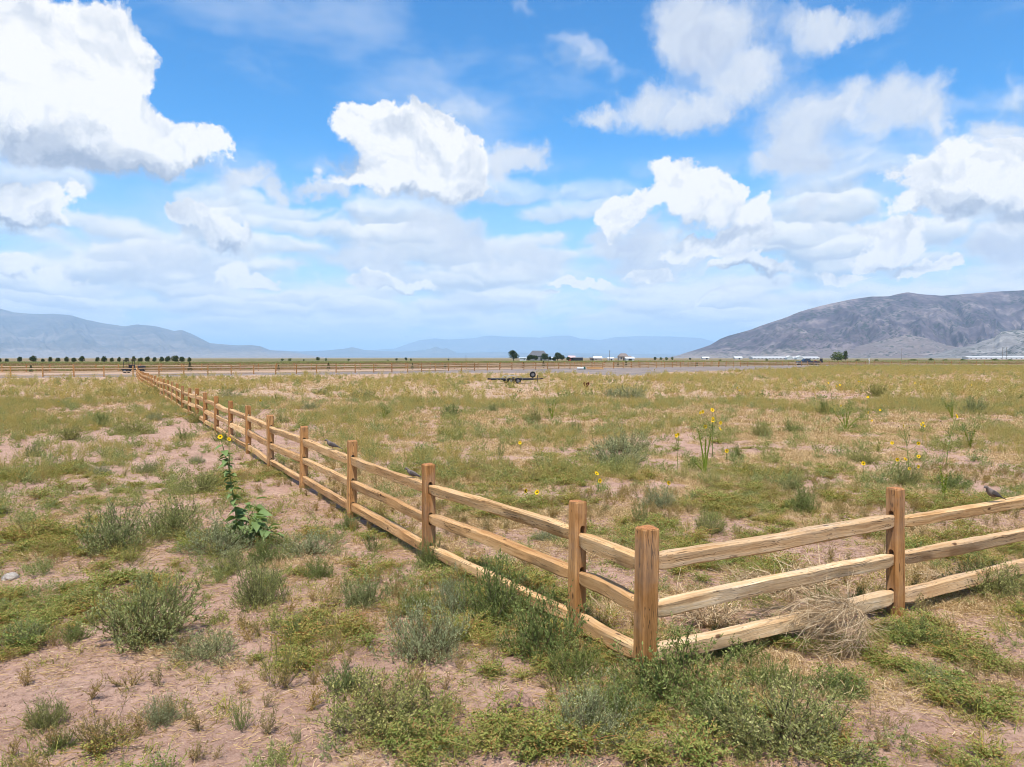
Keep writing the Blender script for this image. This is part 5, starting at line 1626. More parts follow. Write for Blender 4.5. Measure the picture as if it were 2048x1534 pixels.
building('white_shed', 1597, 850.0, 7.0, 7.0, 2.2, 2.2, 'small white gabled shed in front of the long barn, right of a twin', m_white, m_white, 0, (), [(0, 2.0, 1.8)], group=G_B, cat='shed', rz=1.57)
building('white_shed', 1475, 900.0, 9.0, 8.0, 2.0, 1.5, 'white shed left of the long low barn', m_white, m_white, 0, (), [(1, 2.0, 1.6)], group=G_B, cat='shed')
building('white_shed', 1410, 900.0, 8.0, 8.0, 1.8, 1.4, 'white shed near the tip of the hill', m_white, m_white, 0, (), [(1, 2.0, 1.6)], group=G_B, cat='shed')

# poles and pylons
m_pole = plain('weathered_pole', (0.16, 0.13, 0.11), 0.9, 0.1)
def pole(px, Y, h, label, arms=True):
    p = at_depth(px, Y)
    o = thing('utility_pole', p, label, 'pole', 'utility poles across the plain')
    bm = bmesh.new()
    cyl_bm(bm, (0, 0, -0.5), (0, 0, h), 0.16, 0.11, 8)
    link('mast', bm_mesh('mast', bm), m_pole, o)
    if arms:
        bm = bmesh.new()
        box_bm(bm, 0, 0, h - 0.6, 2.4, 0.12, 0.14)
        link('crossarm', bm_mesh('crossarm', bm), m_pole, o)
pole(1219, 540, 7.5, 'thin utility pole left of the little white shed')
pole(1186, 560, 4.5, 'short utility pole by the tiny brown shed', False)
pole(932, 480, 3.6, 'short bare pole on the horizon left of the tall tree', False)
pole(1803, 700, 11, 'tall thin pole against the foot of the hill')
pole(2004, 700, 12, 'tall pole near the right edge, left of its pair')
pole(2012, 700, 12, 'tall pole near the right edge, right of its pair')

# ------------------------------------------------------------------ sunflowers and green stalks
m_sfleaf = leaf_mat('sunflower_leaf', [(0.0, (0.10, 0.165, 0.05)), (0.5, (0.19, 0.27, 0.10)), (1.0, (0.32, 0.40, 0.19))], 0.3, 0.15)
m_sfstem = leaf_mat('sunflower_stalk', [(0.0, (0.14, 0.17, 0.05)), (1.0, (0.30, 0.33, 0.11))], 0.1, 0.15)
m_petal = leaf_mat('yellow_petal', [(0.0, (0.75, 0.46, 0.01)), (1.0, (0.90, 0.66, 0.03))], 0.25, 0.1)
m_disc = plain('dark_seed_disc', (0.035, 0.018, 0.010), 0.9, 0.1)
m_stalk = leaf_mat('bright_green_stalk', [(0.0, (0.11, 0.17, 0.025)), (0.6, (0.25, 0.32, 0.05)), (1.0, (0.44, 0.44, 0.10))], 0.2, 0.15)
def leaf_blade():
    """Heart-shaped sunflower leaf, length 1 along +x, cupped along its midrib."""
    out = [(0.0, 0.0), (0.06, 0.22), (0.22, 0.36), (0.42, 0.34), (0.65, 0.22), (0.85, 0.09), (1.0, 0.0)]
    V, Fq = [], []
    for x, w in out:
        sag = -0.22 * x * x
        V += [(x, -w, sag + 0.35 * w), (x, 0, sag), (x, w, sag + 0.35 * w)]
    for i in range(len(out) - 1):
        for k in range(2):
            Fq.append((i * 3 + k, (i + 1) * 3 + k, (i + 1) * 3 + k + 1, i * 3 + k + 1))
    me = mesh_np('leaf', V, Fq)
    at = me.attributes.new('tone', 'FLOAT', 'FACE')
    at.data.foreach_set('value', np.linspace(0.35, 0.7, len(me.polygons)).astype(np.float32))
    me.materials.append(m_sfleaf)
    return me
LEAF = leaf_blade()
def head_meshes():
    P = Plant(3000)
    r = P.r
    n = 17
    an = np.linspace(0, 2 * np.pi, n, endpoint=False) + r.normal(size=n) * 0.06
    d = np.stack([np.cos(an), np.sin(an), r.uniform(0.05, 0.25, n)], 1)
    P.leaves(d * 0.28, d, 0.74 * r.uniform(.85, 1.1, n), 0.34, r.uniform(0, 1, n), flat=0.12)
    an2 = an + 0.18
    d = np.stack([np.cos(an2), np.sin(an2), r.uniform(0.15, 0.3, n)], 1)
    P.leaves(d * 0.26, d, 0.66 * r.uniform(.85, 1.1, n), 0.30, r.uniform(0, 1, n), flat=0.12)
    pet = P.mesh('petals')
    pet.materials.append(m_petal)
    bm = bmesh.new()
    bmesh.ops.create_uvsphere(bm, u_segments=12, v_segments=6, radius=0.36)
    bmesh.ops.scale(bm, vec=(1, 1, 0.45), verts=bm.verts[:])
    disc = bm_mesh('disc', bm, True)
    disc.materials.append(m_disc)
    return pet, disc
PETALS, DISC = head_meshes()
def flower_head(root, pos, size, face, petals=True):
    h = link('flower_head', DISC, None, root, loc=pos, scale=size)
    h.rotation_euler = Vector(face).to_track_quat('Z', 'Y').to_euler()
    if petals:
        link('petals', PETALS, None, h)
    return h
def sunflower(px, py, heads, label, leaves=10, leaf_len=0.10, seed=1, stalk_r=0.010, budheads=(), group='wild sunflowers', hs=0.046):
    """px, py: foot of the plant; heads: places of the blooms in the photograph, standing at the plant's depth."""
    p = ground_at(px, py)
    o = thing('sunflower', p, label, 'sunflower', group)
    r = np.random.RandomState(seed)
    P = Plant(seed + 4000)
    k = p.y / F_PX
    tips = []
    for (hx, hy) in list(heads) + list(budheads):
        d = pix_dir(hx, hy)
        t = p.y / d[1]
        tips.append(Vector((d[0] * t, d[1] * t + r.uniform(-.08, .08), CAM_H + d[2] * t)) - p)
    top = max(tips, key=lambda v: v.z)
    main = [Vector((0, 0, -0.03)), Vector((top.x * 0.2 + r.uniform(-.02, .02), r.uniform(-.02, .02), top.z * 0.35)), Vector((top.x * 0.55, top.y * 0.5, top.z * 0.72)), top]
    P.tube(main, stalk_r, stalk_r * 0.45, 0.5, 6)
    for tp in tips:
        if tp is top:
            continue
        a = main[1].lerp(main[2], min(0.95, max(0.0, (tp.z / top.z - 0.35) * 1.4)))
        a.z = min(a.z, tp.z * 0.8)
        P.tube([a, a.lerp(tp, 0.5) + Vector((tp.x - a.x, tp.y - a.y, 0)) * 0.18, tp], stalk_r * 0.6, stalk_r * 0.35, 0.4, 5)
    st = P.mesh('stalk')
    st.materials.append(m_sfstem)
    link('stalk', st, None, o)
    for i in range(leaves):
        t = r.uniform(0.06, 0.93)
        b = main[0].lerp(main[1], t / 0.35) if t < 0.35 else main[1].lerp(main[2], (t - 0.35) / 0.37) if t < 0.72 else main[2].lerp(top, (t - 0.72) / 0.28)
        L = leaf_len * r.uniform(0.7, 1.25) * (1.2 - 0.55 * t)
        link('leaf', LEAF, None, o, loc=b, rot=(r.uniform(-.4, .4), r.uniform(-.35, .45), r.uniform(0, 6.28)), scale=L)
    for i, tp in enumerate(tips[:len(heads)]):
        flower_head(o, tp, hs * r.uniform(.75, 1.2) * (1 if p.y < 14 else 1.15), (r.uniform(-.9, .9), -0.75, r.uniform(-0.1, 0.9)))
    for tp in tips[len(heads):]:
        flower_head(o, tp, 0.038, (r.uniform(-.4, .4), -0.6, 0.6), petals=False)
    return o, p
# the big leafy one on the worn strip: a tall leafy stalk and a bushy skirt of large leaves
o, p = sunflower(480, 1092, [(440, 874), (456, 879)], 'large leafy sunflower with two blooms, standing on the strip left of the fence', leaves=64, leaf_len=0.155, seed=3, stalk_r=0.013, hs=0.036)
r = np.random.RandomState(31)
skirt = Plant(4400)
for i in range(22):
    an = r.uniform(0, 6.28)
    rch, hh = r.uniform(0.14, 0.56), r.uniform(0.16, 0.58)
    tip = Vector((math.cos(an) * rch + 0.08, math.sin(an) * rch, hh))
    skirt.tube([(0.05, 0, 0.0), tuple(Vector((0.05, 0, 0)).lerp(tip, 0.5) + Vector((0, 0, 0.04))), tuple(tip)], 0.008, 0.004, 0.6, 5)
    for j in range(7):
        q = Vector((0.05, 0, 0)).lerp(tip, r.uniform(0.35, 1.0))
        link('leaf', LEAF, None, o, loc=q, rot=(r.uniform(-.5, .5), r.uniform(-.3, .5), an + r.uniform(-1.2, 1.2)), scale=r.uniform(0.11, 0.23))
sk = skirt.mesh('side_stalks')
sk.materials.append(m_sfstem)
link('side_stalks', sk, None, o)
sunflower(1356, 945, [(1351, 871), (1358, 869)], 'slender sunflower pair of blooms just left of the green stalk', 9, 0.06, 5)
sunflower(1425, 915, [(1407, 824), (1424, 820), (1401, 826), (1424, 836), (1425, 841), (1442, 846), (1440, 858), (1410, 853)], 'many-flowered sunflower on the right of the tall green stalk', 16, 0.08, 6, budheads=[(1428, 822), (1433, 820), (1412, 832)])
sunflower(1452, 925, [(1452, 901)], 'single small sunflower bloom right of the many-flowered one', 5, 0.05, 7)
sunflower(1196, 985, [(1194, 948), (1201, 963)], 'sunflower with one large bloom behind the fence near the second post', 8, 0.06, 8)
sunflower(1066, 1015, [(1074, 983), (1051, 982)], 'low sunflower with two blooms peeping over the top rail', 8, 0.06, 9)
sunflower(1042, 900, [(1040, 886)], 'tiny sunflower bloom in the grass above the top rail', 4, 0.04, 10)
sunflower(1336, 980, [(1337, 965)], 'tiny sunflower bloom low in the grass behind the corner', 4, 0.04, 11)
sunflower(1726, 962, [(1724, 926)], 'single large sunflower bloom left of the cluster by the right-hand post', 7, 0.06, 12)
sunflower(1818, 955, [(1809, 852), (1817, 937), (1813, 919), (1841, 914), (1840, 934), (1784, 886), (1838, 887), (1797, 920)], 'tall branching sunflower with dark seed heads behind the right-hand post', 16, 0.08, 13, budheads=[(1798, 853), (1821, 855), (1816, 870)])
sunflower(1846, 890, [(1842, 849), (1848, 846), (1850, 852)], 'sunflower with three blooms bunched together', 7, 0.06, 14)
sunflower(1890, 940, [(1916, 833)], 'thin sunflower with a bloom leaning right and dark leaves', 10, 0.08, 15, budheads=[(1894, 856), (1878, 842)])
sunflower(1668, 830, [(1656, 766), (1673, 772), (1680, 770), (1680, 811), (1669, 818)], 'bushy sunflower with small blooms beside the candelabra stalks', 14, 0.09, 16)
sunflower(1735, 850, [(1735, 794), (1736, 825), (1759, 820), (1742, 841)], 'sparse sunflower with four blooms in the tan grass', 8, 0.06, 17)
sunflower(1720, 792, [(1718, 763), (1723, 763)], 'far sunflower with twin blooms below the hill', 5, 0.07, 18)
sunflower(1840, 795, [(1829, 766), (1842, 769), (1842, 784), (1845, 778)], 'far sunflower with four blooms near the bare strip', 6, 0.07, 19)
sunflower(1944, 792, [(1943, 770)], 'far lone sunflower at the right edge of the field', 5, 0.07, 20)
sunflower(1202, 780, [(1202, 770), (1195, 772)], 'far sunflower pair right of the dark red weed', 4, 0.07, 21)
sunflower(1192, 800, [(1191, 793)], 'far small sunflower below the far pair', 4, 0.06, 22)
sunflower(1177, 765, [(1177, 746), (1168, 751)], 'sunflower on the horizon of the field by the gravel yard', 4, 0.08, 23)
sunflower(1270, 778, [(1271, 767), (1282, 753)], 'far sunflower in the yellow grass below the gravel yard', 4, 0.08, 24)
sunflower(520, 825, [(520, 801)], 'sunflower bloom inside the fence above the rails of the sixth post', 7, 0.06, 25)
sunflower(432, 772, [(432, 763)], 'far sunflower bloom just right of the long fence', 4, 0.07, 26)
sunflower(934, 778, [(934, 770)], 'far sunflower bloom left of the flatbed trailer', 4, 0.07, 27)
sunflower(116, 812, [(116, 803)], 'far small sunflower bloom left of the long fence', 4, 0.05, 28)
sunflower(1480, 818, [(1480, 781), (1474, 775)], 'far sunflower above the many-flowered one', 5, 0.06, 29)

def green_stalks(px, py, tips, label, seed, top=True, thick=0.014):
    """Rank weed of thick bright green stalks set close with short leaves, feathery above."""
    p = ground_at(px, py)
    o = thing('green_stalk_weed', p, label, 'weed', 'bright green stalk weeds')
    S, Fo = Plant(seed), Plant(seed + 1)
    r = S.r
    for (tx, ty) in tips:
        d = pix_dir(tx, ty)
        t = p.y / d[1]
        tip = Vector((d[0] * t, p.y + r.uniform(-.1, .1), CAM_H + d[2] * t)) - p
        mid = Vector((tip.x * 0.35, tip.y * 0.4, tip.z * 0.45))
        S.tube([(0, 0, -0.03), tuple(mid), tuple(tip)], thick, thick * 0.5, 0.6, 6)
        n = 150
        u = r.uniform(0.03, 1, n)
        q = np.array([(mid * (2 * t_) if t_ < .5 else mid.lerp(tip, 2 * t_ - 1)) for t_ in u])
        dd = np.stack([r.normal(size=n), r.normal(size=n), np.abs(r.normal(size=n)) + 0.4], 1)
        S.leaves(q, dd, 0.05 * r.uniform(.6, 1.3, n), 0.012, r.uniform(0, 1, n))
        if top:
            m = 260
            c = np.array(tip)
            H = max(tip.z * 0.35, 0.12)
            q = c + r.normal(size=(m, 3)) * np.array([H * 0.35, H * 0.35, H * 0.4]) + np.array([tip.x * 0.15, 0, H * 0.3])
            Fo.leaves(q, r.normal(size=(m, 3)) + np.array([0, 0, 1.0]), 0.05, 0.012, r.uniform(0, 1, m))
    st = S.mesh('stalks')
    st.materials.append(m_stalk)
    link('stalks', st, None, o)
    if top:
        f = Fo.mesh('foliage')
        f.materials.append(m_sage_dk)
        link('foliage', f, None, o)
green_stalks(1410, 948, [(1410, 878), (1398, 862), (1420, 868), (1390, 925)], 'tall thick bright green stalk among sunflower blooms', 5000, True, 0.022)
green_stalks(1692, 862, [(1667, 825), (1684, 828), (1694, 818), (1699, 822), (1718, 835), (1706, 855)], 'spreading candelabra of bright green stalks', 5010)
green_stalks(1905, 838, [(1890, 808), (1903, 812), (1908, 808), (1897, 815)], 'bright green stalks with feathery tops near the right edge', 5020)
green_stalks(1940, 898, [(1940, 872), (1930, 862), (1950, 858)], 'single forked green stalk with spreading top near the right edge', 5030)
green_stalks(1104, 838, [(1096, 808), (1106, 806), (1112, 806), (1100, 822)], 'yellow-green stalks in the tan grass left of the silvery bush', 5040)
green_stalks(767, 840, [(764, 812), (770, 818), (775, 826)], 'small bright green stalk weed in the tan grass left of centre', 5050)
green_stalks(1888, 1000, [(1885, 930), (1892, 950)], 'thin pale green stalk rising behind the pale fence', 5060, False, 0.008)

# dark red dock
p = ground_at(1172, 779)
o = thing('dock_weed', p, 'dark red-brown dock weed alone in the far grass', 'weed')
D = Plant(5100)
for k in range(7):
    a = D.r.uniform(-.25, .25)
    D.tube([(a * 0.3, 0, 0), (a, D.r.uniform(-.1, .1), 0.5 + 0.15 * D.r.rand())], 0.02, 0.06, 0.5, 5)
me = D.mesh('seed_stalks')
me.materials.append(plain('red_brown_seed', (0.11, 0.03, 0.018), 0.9, 0.1))
link('seed_stalks', me, None, o)

# ------------------------------------------------------------------ tumbleweed and dead twigs
m_twig = leaf_mat('dead_twig', [(0.0, (0.34, 0.22, 0.12)), (0.5, (0.55, 0.40, 0.24)), (1.0, (0.76, 0.61, 0.42))], 0.05, 0.1)
def branchy(seed, root, tips, sub, r0, curl, name, twig=0.0016):
    """Curved dead branches from one root to many tips, each splitting into thin twigs."""
    P = Plant(seed)
    r = P.r
    root = Vector(root)
    for tp in tips:
        tp = Vector(tp)
        d = tp - root
        side = Vector((r.normal(), r.normal(), r.normal())) * d.length * 0.16
        c = root.lerp(tp, 0.45) + Vector((0, 0, curl * d.length)) + side
        path = [root * (1 - t) ** 2 + c * 2 * t * (1 - t) + tp * t * t for t in np.linspace(0, 1, 7)]
        P.tube(path, r0 * r.uniform(.6, 1.1), r0 * 0.3, r.uniform(0.3, 1), 4)
        for j in range(sub):
            t = r.uniform(0.25, 0.98)
            a = root * (1 - t) ** 2 + c * 2 * t * (1 - t) + tp * t * t
            dd = (tp - c).normalized() + Vector((r.normal(), r.normal(), r.normal())) * 0.75
            ln = d.length * r.uniform(0.14, 0.38)
            b = a + dd * ln * 0.5 + Vector((r.normal(), r.normal(), r.normal())) * 0.015
            e = a + dd * ln + Vector((r.normal(), r.normal(), r.normal() - 0.6)) * 0.03
            P.ribbon(np.array([[tuple(a), tuple(b), tuple(e)]]), twig * 2.2, twig, r.uniform(0.1, 1))
    me = P.mesh(name)
    me.materials.append(m_twig)
    return me
p = ground_at(1640, 1305)
tw = thing('tumbleweed', p, 'pale dead tumbleweed hooked over the bottom rail of the right-hand fence', 'tumbleweed')
rr = np.random.RandomState(55)
def ball_weed(seed, c, rad, n, pole, lo, hi, r0, sub):
    """Dead rolling weed: stems arch over a ball from one crown, forking into brittle twigs."""
    P = Plant(seed)
    r = P.r
    c, pole = Vector(c), Vector(pole).normalized()
    q = pole.to_track_quat('Z', 'Y')
    for i in range(n):
        az, end = r.uniform(0, 6.28), r.uniform(lo, hi)
        depth = r.uniform(0.55, 1.0)
        sw = r.normal() * 0.9
        path = []
        for t in np.linspace(0.02, 1, 8):
            th = end * t
            d = q @ Vector((math.sin(th) * math.cos(az + sw * t), math.sin(th) * math.sin(az + sw * t), math.cos(th)))
            k = 1 - (1 - depth) * t
            g = c + Vector((d.x * rad[0], d.y * rad[1], d.z * rad[2])) * k + Vector((r.normal(), r.normal(), r.normal())) * 0.014
            g.z = max(g.z, 0.01)
            path.append(g)
        P.tube(path, r0 * r.uniform(.6, 1.15), r0 * 0.35, r.uniform(0.2, 0.9), 4)
        for j in range(sub):
            k = r.randint(1, 7)
            a, b = path[k], path[k + 1] if k < 7 else path[k]
            along = (path[min(k + 1, 7)] - path[k - 1]).normalized()
            dd = along * 0.8 + Vector((r.normal(), r.normal(), r.normal())) * 0.55
            ln = r.uniform(0.04, 0.20)
            m1 = a + dd * ln * 0.5
            m2 = a + dd * ln + Vector((r.normal(), r.normal(), r.normal())) * 0.02
            P.ribbon(np.array([[tuple(a), tuple(m1), tuple(m2)]]), 0.0042, 0.0022, r.uniform(0.1, 1))
            for _ in range(2):
                e = m1 + (dd + Vector((r.normal(), r.normal(), r.normal())) * 0.8) * ln * 0.5
                P.ribbon(np.array([[tuple(m1), tuple(e)]]), 0.0028, 0.0016, r.uniform(0, 0.9))
    me = P.mesh('branches')
    me.materials.append(m_twig)
    return me
link('branches', ball_weed(6000, (-0.02, -0.04, 0.25), (0.43, 0.28, 0.27), 44, (0.75, 0.1, 0.62), 0.5, 2.8, 0.0038, 13), None, tw)
link('back_branches', ball_weed(6010, (-0.18, 0.36, 0.14), (0.48, 0.26, 0.16), 40, (0.8, -0.2, 0.5), 0.7, 2.6, 0.0036, 9), None, tw)
link('broken_stem', branchy(6020, (0.24, 0.0, 0.12), [(0.52, -0.06, 0.015), (0.45, 0.02, 0.02)], 1, 0.007, 0.03, 'broken_stem'), None, tw)
p = ground_at(1410, 1262)
dw = thing('dead_weed', p, 'forked pale dead weed behind the bottom rail next to the corner post', 'dead weed')
tips = [(rr.uniform(-0.32, 0.42), rr.uniform(-0.12, 0.30), rr.uniform(0.05, 0.34)) for k in range(44)]
link('branches', branchy(6030, (0.05, 0.05, 0.02), tips, 14, 0.007, 0.05, 'branches', 0.003), None, dw)
p = ground_at(1560, 1190)
dw = thing('dead_weed', p, 'flattened straw-coloured dead weed on the soil behind the tumbleweed', 'dead weed')
tips = [(rr.uniform(-0.60, 0.75), rr.uniform(-0.25, 0.50), rr.uniform(0.03, 0.22)) for k in range(70)]
link('branches', branchy(6040, (0.1, 0.05, 0.06), tips, 14, 0.005, 0.04, 'branches', 0.003), None, dw)
p = ground_at(1905, 1170)
dw = thing('dead_weed', p, 'brown dead weed lying behind the pale fence right of its post', 'dead weed')
tips = [(rr.uniform(-0.42, 0.45), rr.uniform(-0.2, 0.3), rr.uniform(0.02, 0.16)) for k in range(30)]
link('branches', branchy(6050, (0.0, 0.05, 0.05), tips, 9, 0.004, 0.03, 'branches', 0.002), None, dw)
p = ground_at(1188, 1290)
dw = thing('dead_weed', p + Vector((0.15, 0.35, 0)), 'thin straw stems inside the corner between second and corner post', 'dead weed')
tips = [(rr.uniform(-0.3, 0.35), rr.uniform(-0.1, 0.3), rr.uniform(0.10, 0.40)) for k in range(16)]
link('branches', branchy(6060, (0.1, 0.1, 0.0), tips, 5, 0.004, 0.02, 'branches', 0.002), None, dw)

# ------------------------------------------------------------------ clod and stones
def stone(px, py, w, label, mat, name='stone', seed=1, flat=0.6, rough=0.5):
    p = ground_at(px, py)
    R = 0.5 * w * math.hypot(p.y, CAM_H) / F_PX
    bm = bmesh.new()
    bmesh.ops.create_icosphere(bm, subdivisions=4, radius=1.0)
    o = np.random.RandomState(seed).uniform(0, 60, 3)
    for v in bm.verts:
        c = v.co
        n = float(fbm(c.x * 1.3 + o[0] + c.z, c.y * 1.3 + o[1] - c.z * 0.7, 2))
        n2 = float(ridged(c.x * 3.5 + o[2], c.y * 3.5 + c.z * 2.3, 3))
        v.co = c * (0.72 + rough * (n - 0.5) * 1.2 + rough * 0.45 * (n2 - 0.5) + 0.2)
        v.co.z *= flat
    ob = link(name, bm_mesh(name, bm, True), mat, loc=p + Vector((0, 0, R * 0.22)), scale=R)
    return tag(ob, label, 'stone' if name == 'stone' else 'clod')
m_soil = bpy.data.materials['soil']
m_clod = plain('clod_soil', (0.27, 0.165, 0.12), 0.95, 0.05, var=0.4, scale=5)
m_whit = plain('chalky_stone', (0.38, 0.33, 0.28), 0.9, 0.1, var=0.2)
m_redst = plain('reddish_stone', (0.36, 0.22, 0.17), 0.9, 0.1, var=0.2)
stone(1030, 1425, 66, 'lumpy clod of reddish soil left of the corner post', m_clod, 'soil_clod', 4, 0.75, 0.8)
stone(22, 1158, 30, 'chalky white stone at the left edge', m_whit, 'stone', 5)
stone(428, 1137, 13, 'small pale stone below the leafy sunflower', m_whit, 'stone', 6)
stone(893, 1187, 34, 'flat reddish stone left of the long fence', m_redst, 'stone', 7, 0.35)
stone(475, 920, 12, 'small dark clod on the strip beside the sunflower stalk', m_clod, 'soil_clod', 8, 0.7, 0.7)
stone(1806, 1247, 15, 'small reddish stone at the foot of the right-hand post', m_redst, 'stone', 9)
stone(840, 1338, 16, 'brown stone under the tall pale bush', m_clod, 'stone', 10)

# ------------------------------------------------------------------ doves on the rails
m_dove = plain('dove_plumage', (0.17, 0.135, 0.115), 0.8, 0.2, var=0.12, scale=30)
m_wing = plain('dove_wing', (0.085, 0.07, 0.062), 0.8, 0.2, var=0.3, scale=40)
m_beak = plain('dove_beak', (0.04, 0.035, 0.035), 0.5, 0.3)
m_leg = plain('dove_leg', (0.40, 0.14, 0.12), 0.6, 0.2)
def dove(pos, rz, label, s=1.0):
    """Perched dove facing local -x."""
    o = thing('dove', pos, label, 'bird', 'doves on the rails', rz=rz, scale=s)
    path = [(-0.118, 0, 0.128), (-0.110, 0, 0.130), (-0.098, 0, 0.136), (-0.084, 0, 0.134), (-0.072, 0, 0.120), (-0.055, 0, 0.098), (-0.025, 0, 0.072), (0.015, 0, 0.056), (0.055, 0, 0.042), (0.085, 0, 0.030),
            (0.11, 0, 0.018), (0.15, 0, 0.000), (0.185, 0, -0.016)]
    rad = [(0.003, 0.003), (0.010, 0.011), (0.0165, 0.0175), (0.017, 0.018), (0.0155, 0.0165), (0.027, 0.030), (0.036, 0.040), (0.035, 0.038), (0.024, 0.024), (0.016, 0.013), (0.013, 0.007), (0.011, 0.004), (0.004, 0.002)]
    v, f = sweep(path, rad, 10)
    n = len(v)
    v += [(-0.119, 0, 0.128), (0.187, 0, -0.017)]
    t = [(n, (k + 1) % 10, k) for k in range(10)] + [(n + 1, 120 + k, 120 + (k + 1) % 10) for k in range(10)]
    link('body', mesh_np('body', v, [f, t]), m_dove, o)
    for sgn in (-1, 1):
        wv, wf = sweep([(-0.045, sgn * 0.022, 0.092), (-0.02, sgn * 0.036, 0.076), (0.03, sgn * 0.035, 0.054), (0.08, sgn * 0.022, 0.032), (0.125, sgn * 0.010, 0.010)],
                       [(0.004, 0.008), (0.006, 0.026), (0.006, 0.024), (0.005, 0.013), (0.002, 0.003)], 8)
        link('wing', mesh_np('wing', wv, wf), m_wing, o)
        bm = bmesh.new()
        cyl_bm(bm, (0.005, sgn * 0.013, -0.002), (0.008, sgn * 0.013, 0.03), 0.0028, 0.0035, 6)
        link('leg', bm_mesh('leg', bm), m_leg, o)
    bm = bmesh.new()
    cyl_bm(bm, (-0.113, 0, 0.129), (-0.134, 0, 0.122), 0.0042, 0.0012, 6)
    link('beak', bm_mesh('beak', bm), m_beak, o)
def on_rail(a, b, px, dz=0.072):
    """Point on the top rail between posts a and b under image column px."""
    for t in np.linspace(0, 1, 400):
        q = a.lerp(b, t)
        if abs(to_px(q.x, q.y) - px) < 1.2:
            return Vector((q.x, q.y, q.z + RAIL_Z[2] + dz))
    return a.lerp(b, 0.5) + Vector((0, 0, RAIL_Z[2] + dz))
dove(on_rail(right_pts[1], right_pts[2], 1992), 0.25, 'grey-brown dove perched on the pale top rail at the right edge', 1.05)
dove(on_rail(left_pts[4], left_pts[3], 664), 0.1, 'dark dove perched on the top rail between fourth and fifth post', 1.1)
dove(on_rail(left_pts[3], left_pts[2], 825), 0.0, 'small dove perched on the top rail left of the third post', 0.9)

# ------------------------------------------------------------------ flatbed trailer in the field
m_black = plain('black_paint', (0.018, 0.018, 0.02), 0.45, 0.4)
m_tyre = plain('tyre_rubber', (0.022, 0.022, 0.022), 0.85, 0.2)
m_rim = plain('dull_steel_rim', (0.20, 0.20, 0.20), 0.45, 0.5, 0.6)
m_galv = plain('weathered_aluminium', (0.50, 0.50, 0.49), 0.45, 0.5, 0.3)
m_deck = plain('grey_deck_boards', (0.14, 0.125, 0.11), 0.85, 0.1, var=0.25)
def torus_mesh(R, r, w, n=24, m=8):
    V, Fq = [], []
    for i in range(n):
        a = 2 * math.pi * i / n
        for j in range(m):
            b = 2 * math.pi * j / m
            rad = R - r + r * math.copysign(abs(math.cos(b)) ** 0.6, math.cos(b))
            V.append((rad * math.cos(a), w / 2 * math.copysign(abs(math.sin(b)) ** 0.5, math.sin(b)), rad * math.sin(a)))
    for i in range(n):
        for j in range(m):
            Fq.append((i * m + j, ((i + 1) % n) * m + j, ((i + 1) % n) * m + (j + 1) % m, i * m + (j + 1) % m))
    return mesh_np('tyre', V, Fq)
TYRE = torus_mesh(0.34, 0.085, 0.20)
TYRE.materials.append(m_tyre)
bm = bmesh.new()
cyl_bm(bm, (0, -0.06, 0), (0, 0.06, 0), 0.20, 0.20, 16)
cyl_bm(bm, (0, -0.085, 0), (0, 0.085, 0), 0.06, 0.06, 10)
RIM = bm_mesh('rim', bm)
RIM.materials.append(m_rim)
def wheel(root, loc, s=1.0, rz=0.0, name='wheel'):
    w = link(name, TYRE, None, root, loc=loc, rot=(0, 0, rz), scale=s)
    link('rim', RIM, None, w)
    return w
p = at_depth(1024, 76.0)
tr = thing('flatbed_trailer', p, 'low black flatbed car trailer with tandem wheels standing in the field', 'trailer', rz=0.22, scale=0.9)
bm = bmesh.new()
for sy in (-1.0, 1.0):
    box_bm(bm, -0.2, sy, 0.50, 4.9, 0.10, 0.16)
for x in np.linspace(-2.5, 2.1, 7):
    box_bm(bm, x, 0, 0.48, 0.08, 1.9, 0.10)
link('frame', bm_mesh('frame', bm), m_black, tr)
for i in range(8):
    bm = bmesh.new()
    box_bm(bm, -0.2, -0.86 + i * 0.245, 0.60, 4.8, 0.225, 0.04)
    link('plank', bm_mesh('plank', bm), m_deck, tr)
for sy in (-1, 1):
    prof = [(-0.95, 0.42), (-0.88, 0.70), (-0.70, 0.86), (-0.45, 0.92), (0.45, 0.92), (0.70, 0.86), (0.88, 0.70), (0.95, 0.42)]
    bm = bmesh.new()
    y0, y1 = sy * 1.07, sy * 1.33
    rows = [[bm.verts.new((x, y, z + dz)) for x, z in prof] for y, dz in ((y0, 0), (y1, 0), (y1, -0.03), (y0, -0.03))]
    for a in range(4):
        A_, B_ = rows[a], rows[(a + 1) % 4]
        for k in range(len(prof) - 1):
            bm.faces.new((A_[k], A_[k + 1], B_[k + 1], B_[k]))
    bmesh.ops.recalc_face_normals(bm, faces=bm.faces[:])
    link('fender', bm_mesh('fender', bm), m_galv, tr)
    for x in (-0.43, 0.43):
        wheel(tr, (x, sy * 1.2, 0.34))
bm = bmesh.new()
cyl_bm(bm, (2.2, -0.9, 0.5), (3.4, 0, 0.5), 0.06, 0.06, 6)
cyl_bm(bm, (2.2, 0.9, 0.5), (3.4, 0, 0.5), 0.06, 0.06, 6)
box_bm(bm, 3.5, 0, 0.52, 0.35, 0.10, 0.12)
link('tongue', bm_mesh('tongue', bm), m_black, tr)
bm = bmesh.new()
cyl_bm(bm, (3.0, 0.0, 0.1), (3.0, 0.0, 0.95), 0.035, 0.035, 8)
box_bm(bm, 3.0, 0.0, 0.06, 0.2, 0.2, 0.04)
link('jack', bm_mesh('jack', bm), m_black, tr)
bm = bmesh.new()
cyl_bm(bm, (2.25, -0.6, 0.5), (2.25, -0.6, 1.0), 0.035, 0.035, 8)
link('wheel_post', bm_mesh('wheel_post', bm), m_black, tr)
wheel(tr, (2.25, -0.72, 1.02), 1.05, name='spare_wheel')
bm = bmesh.new()
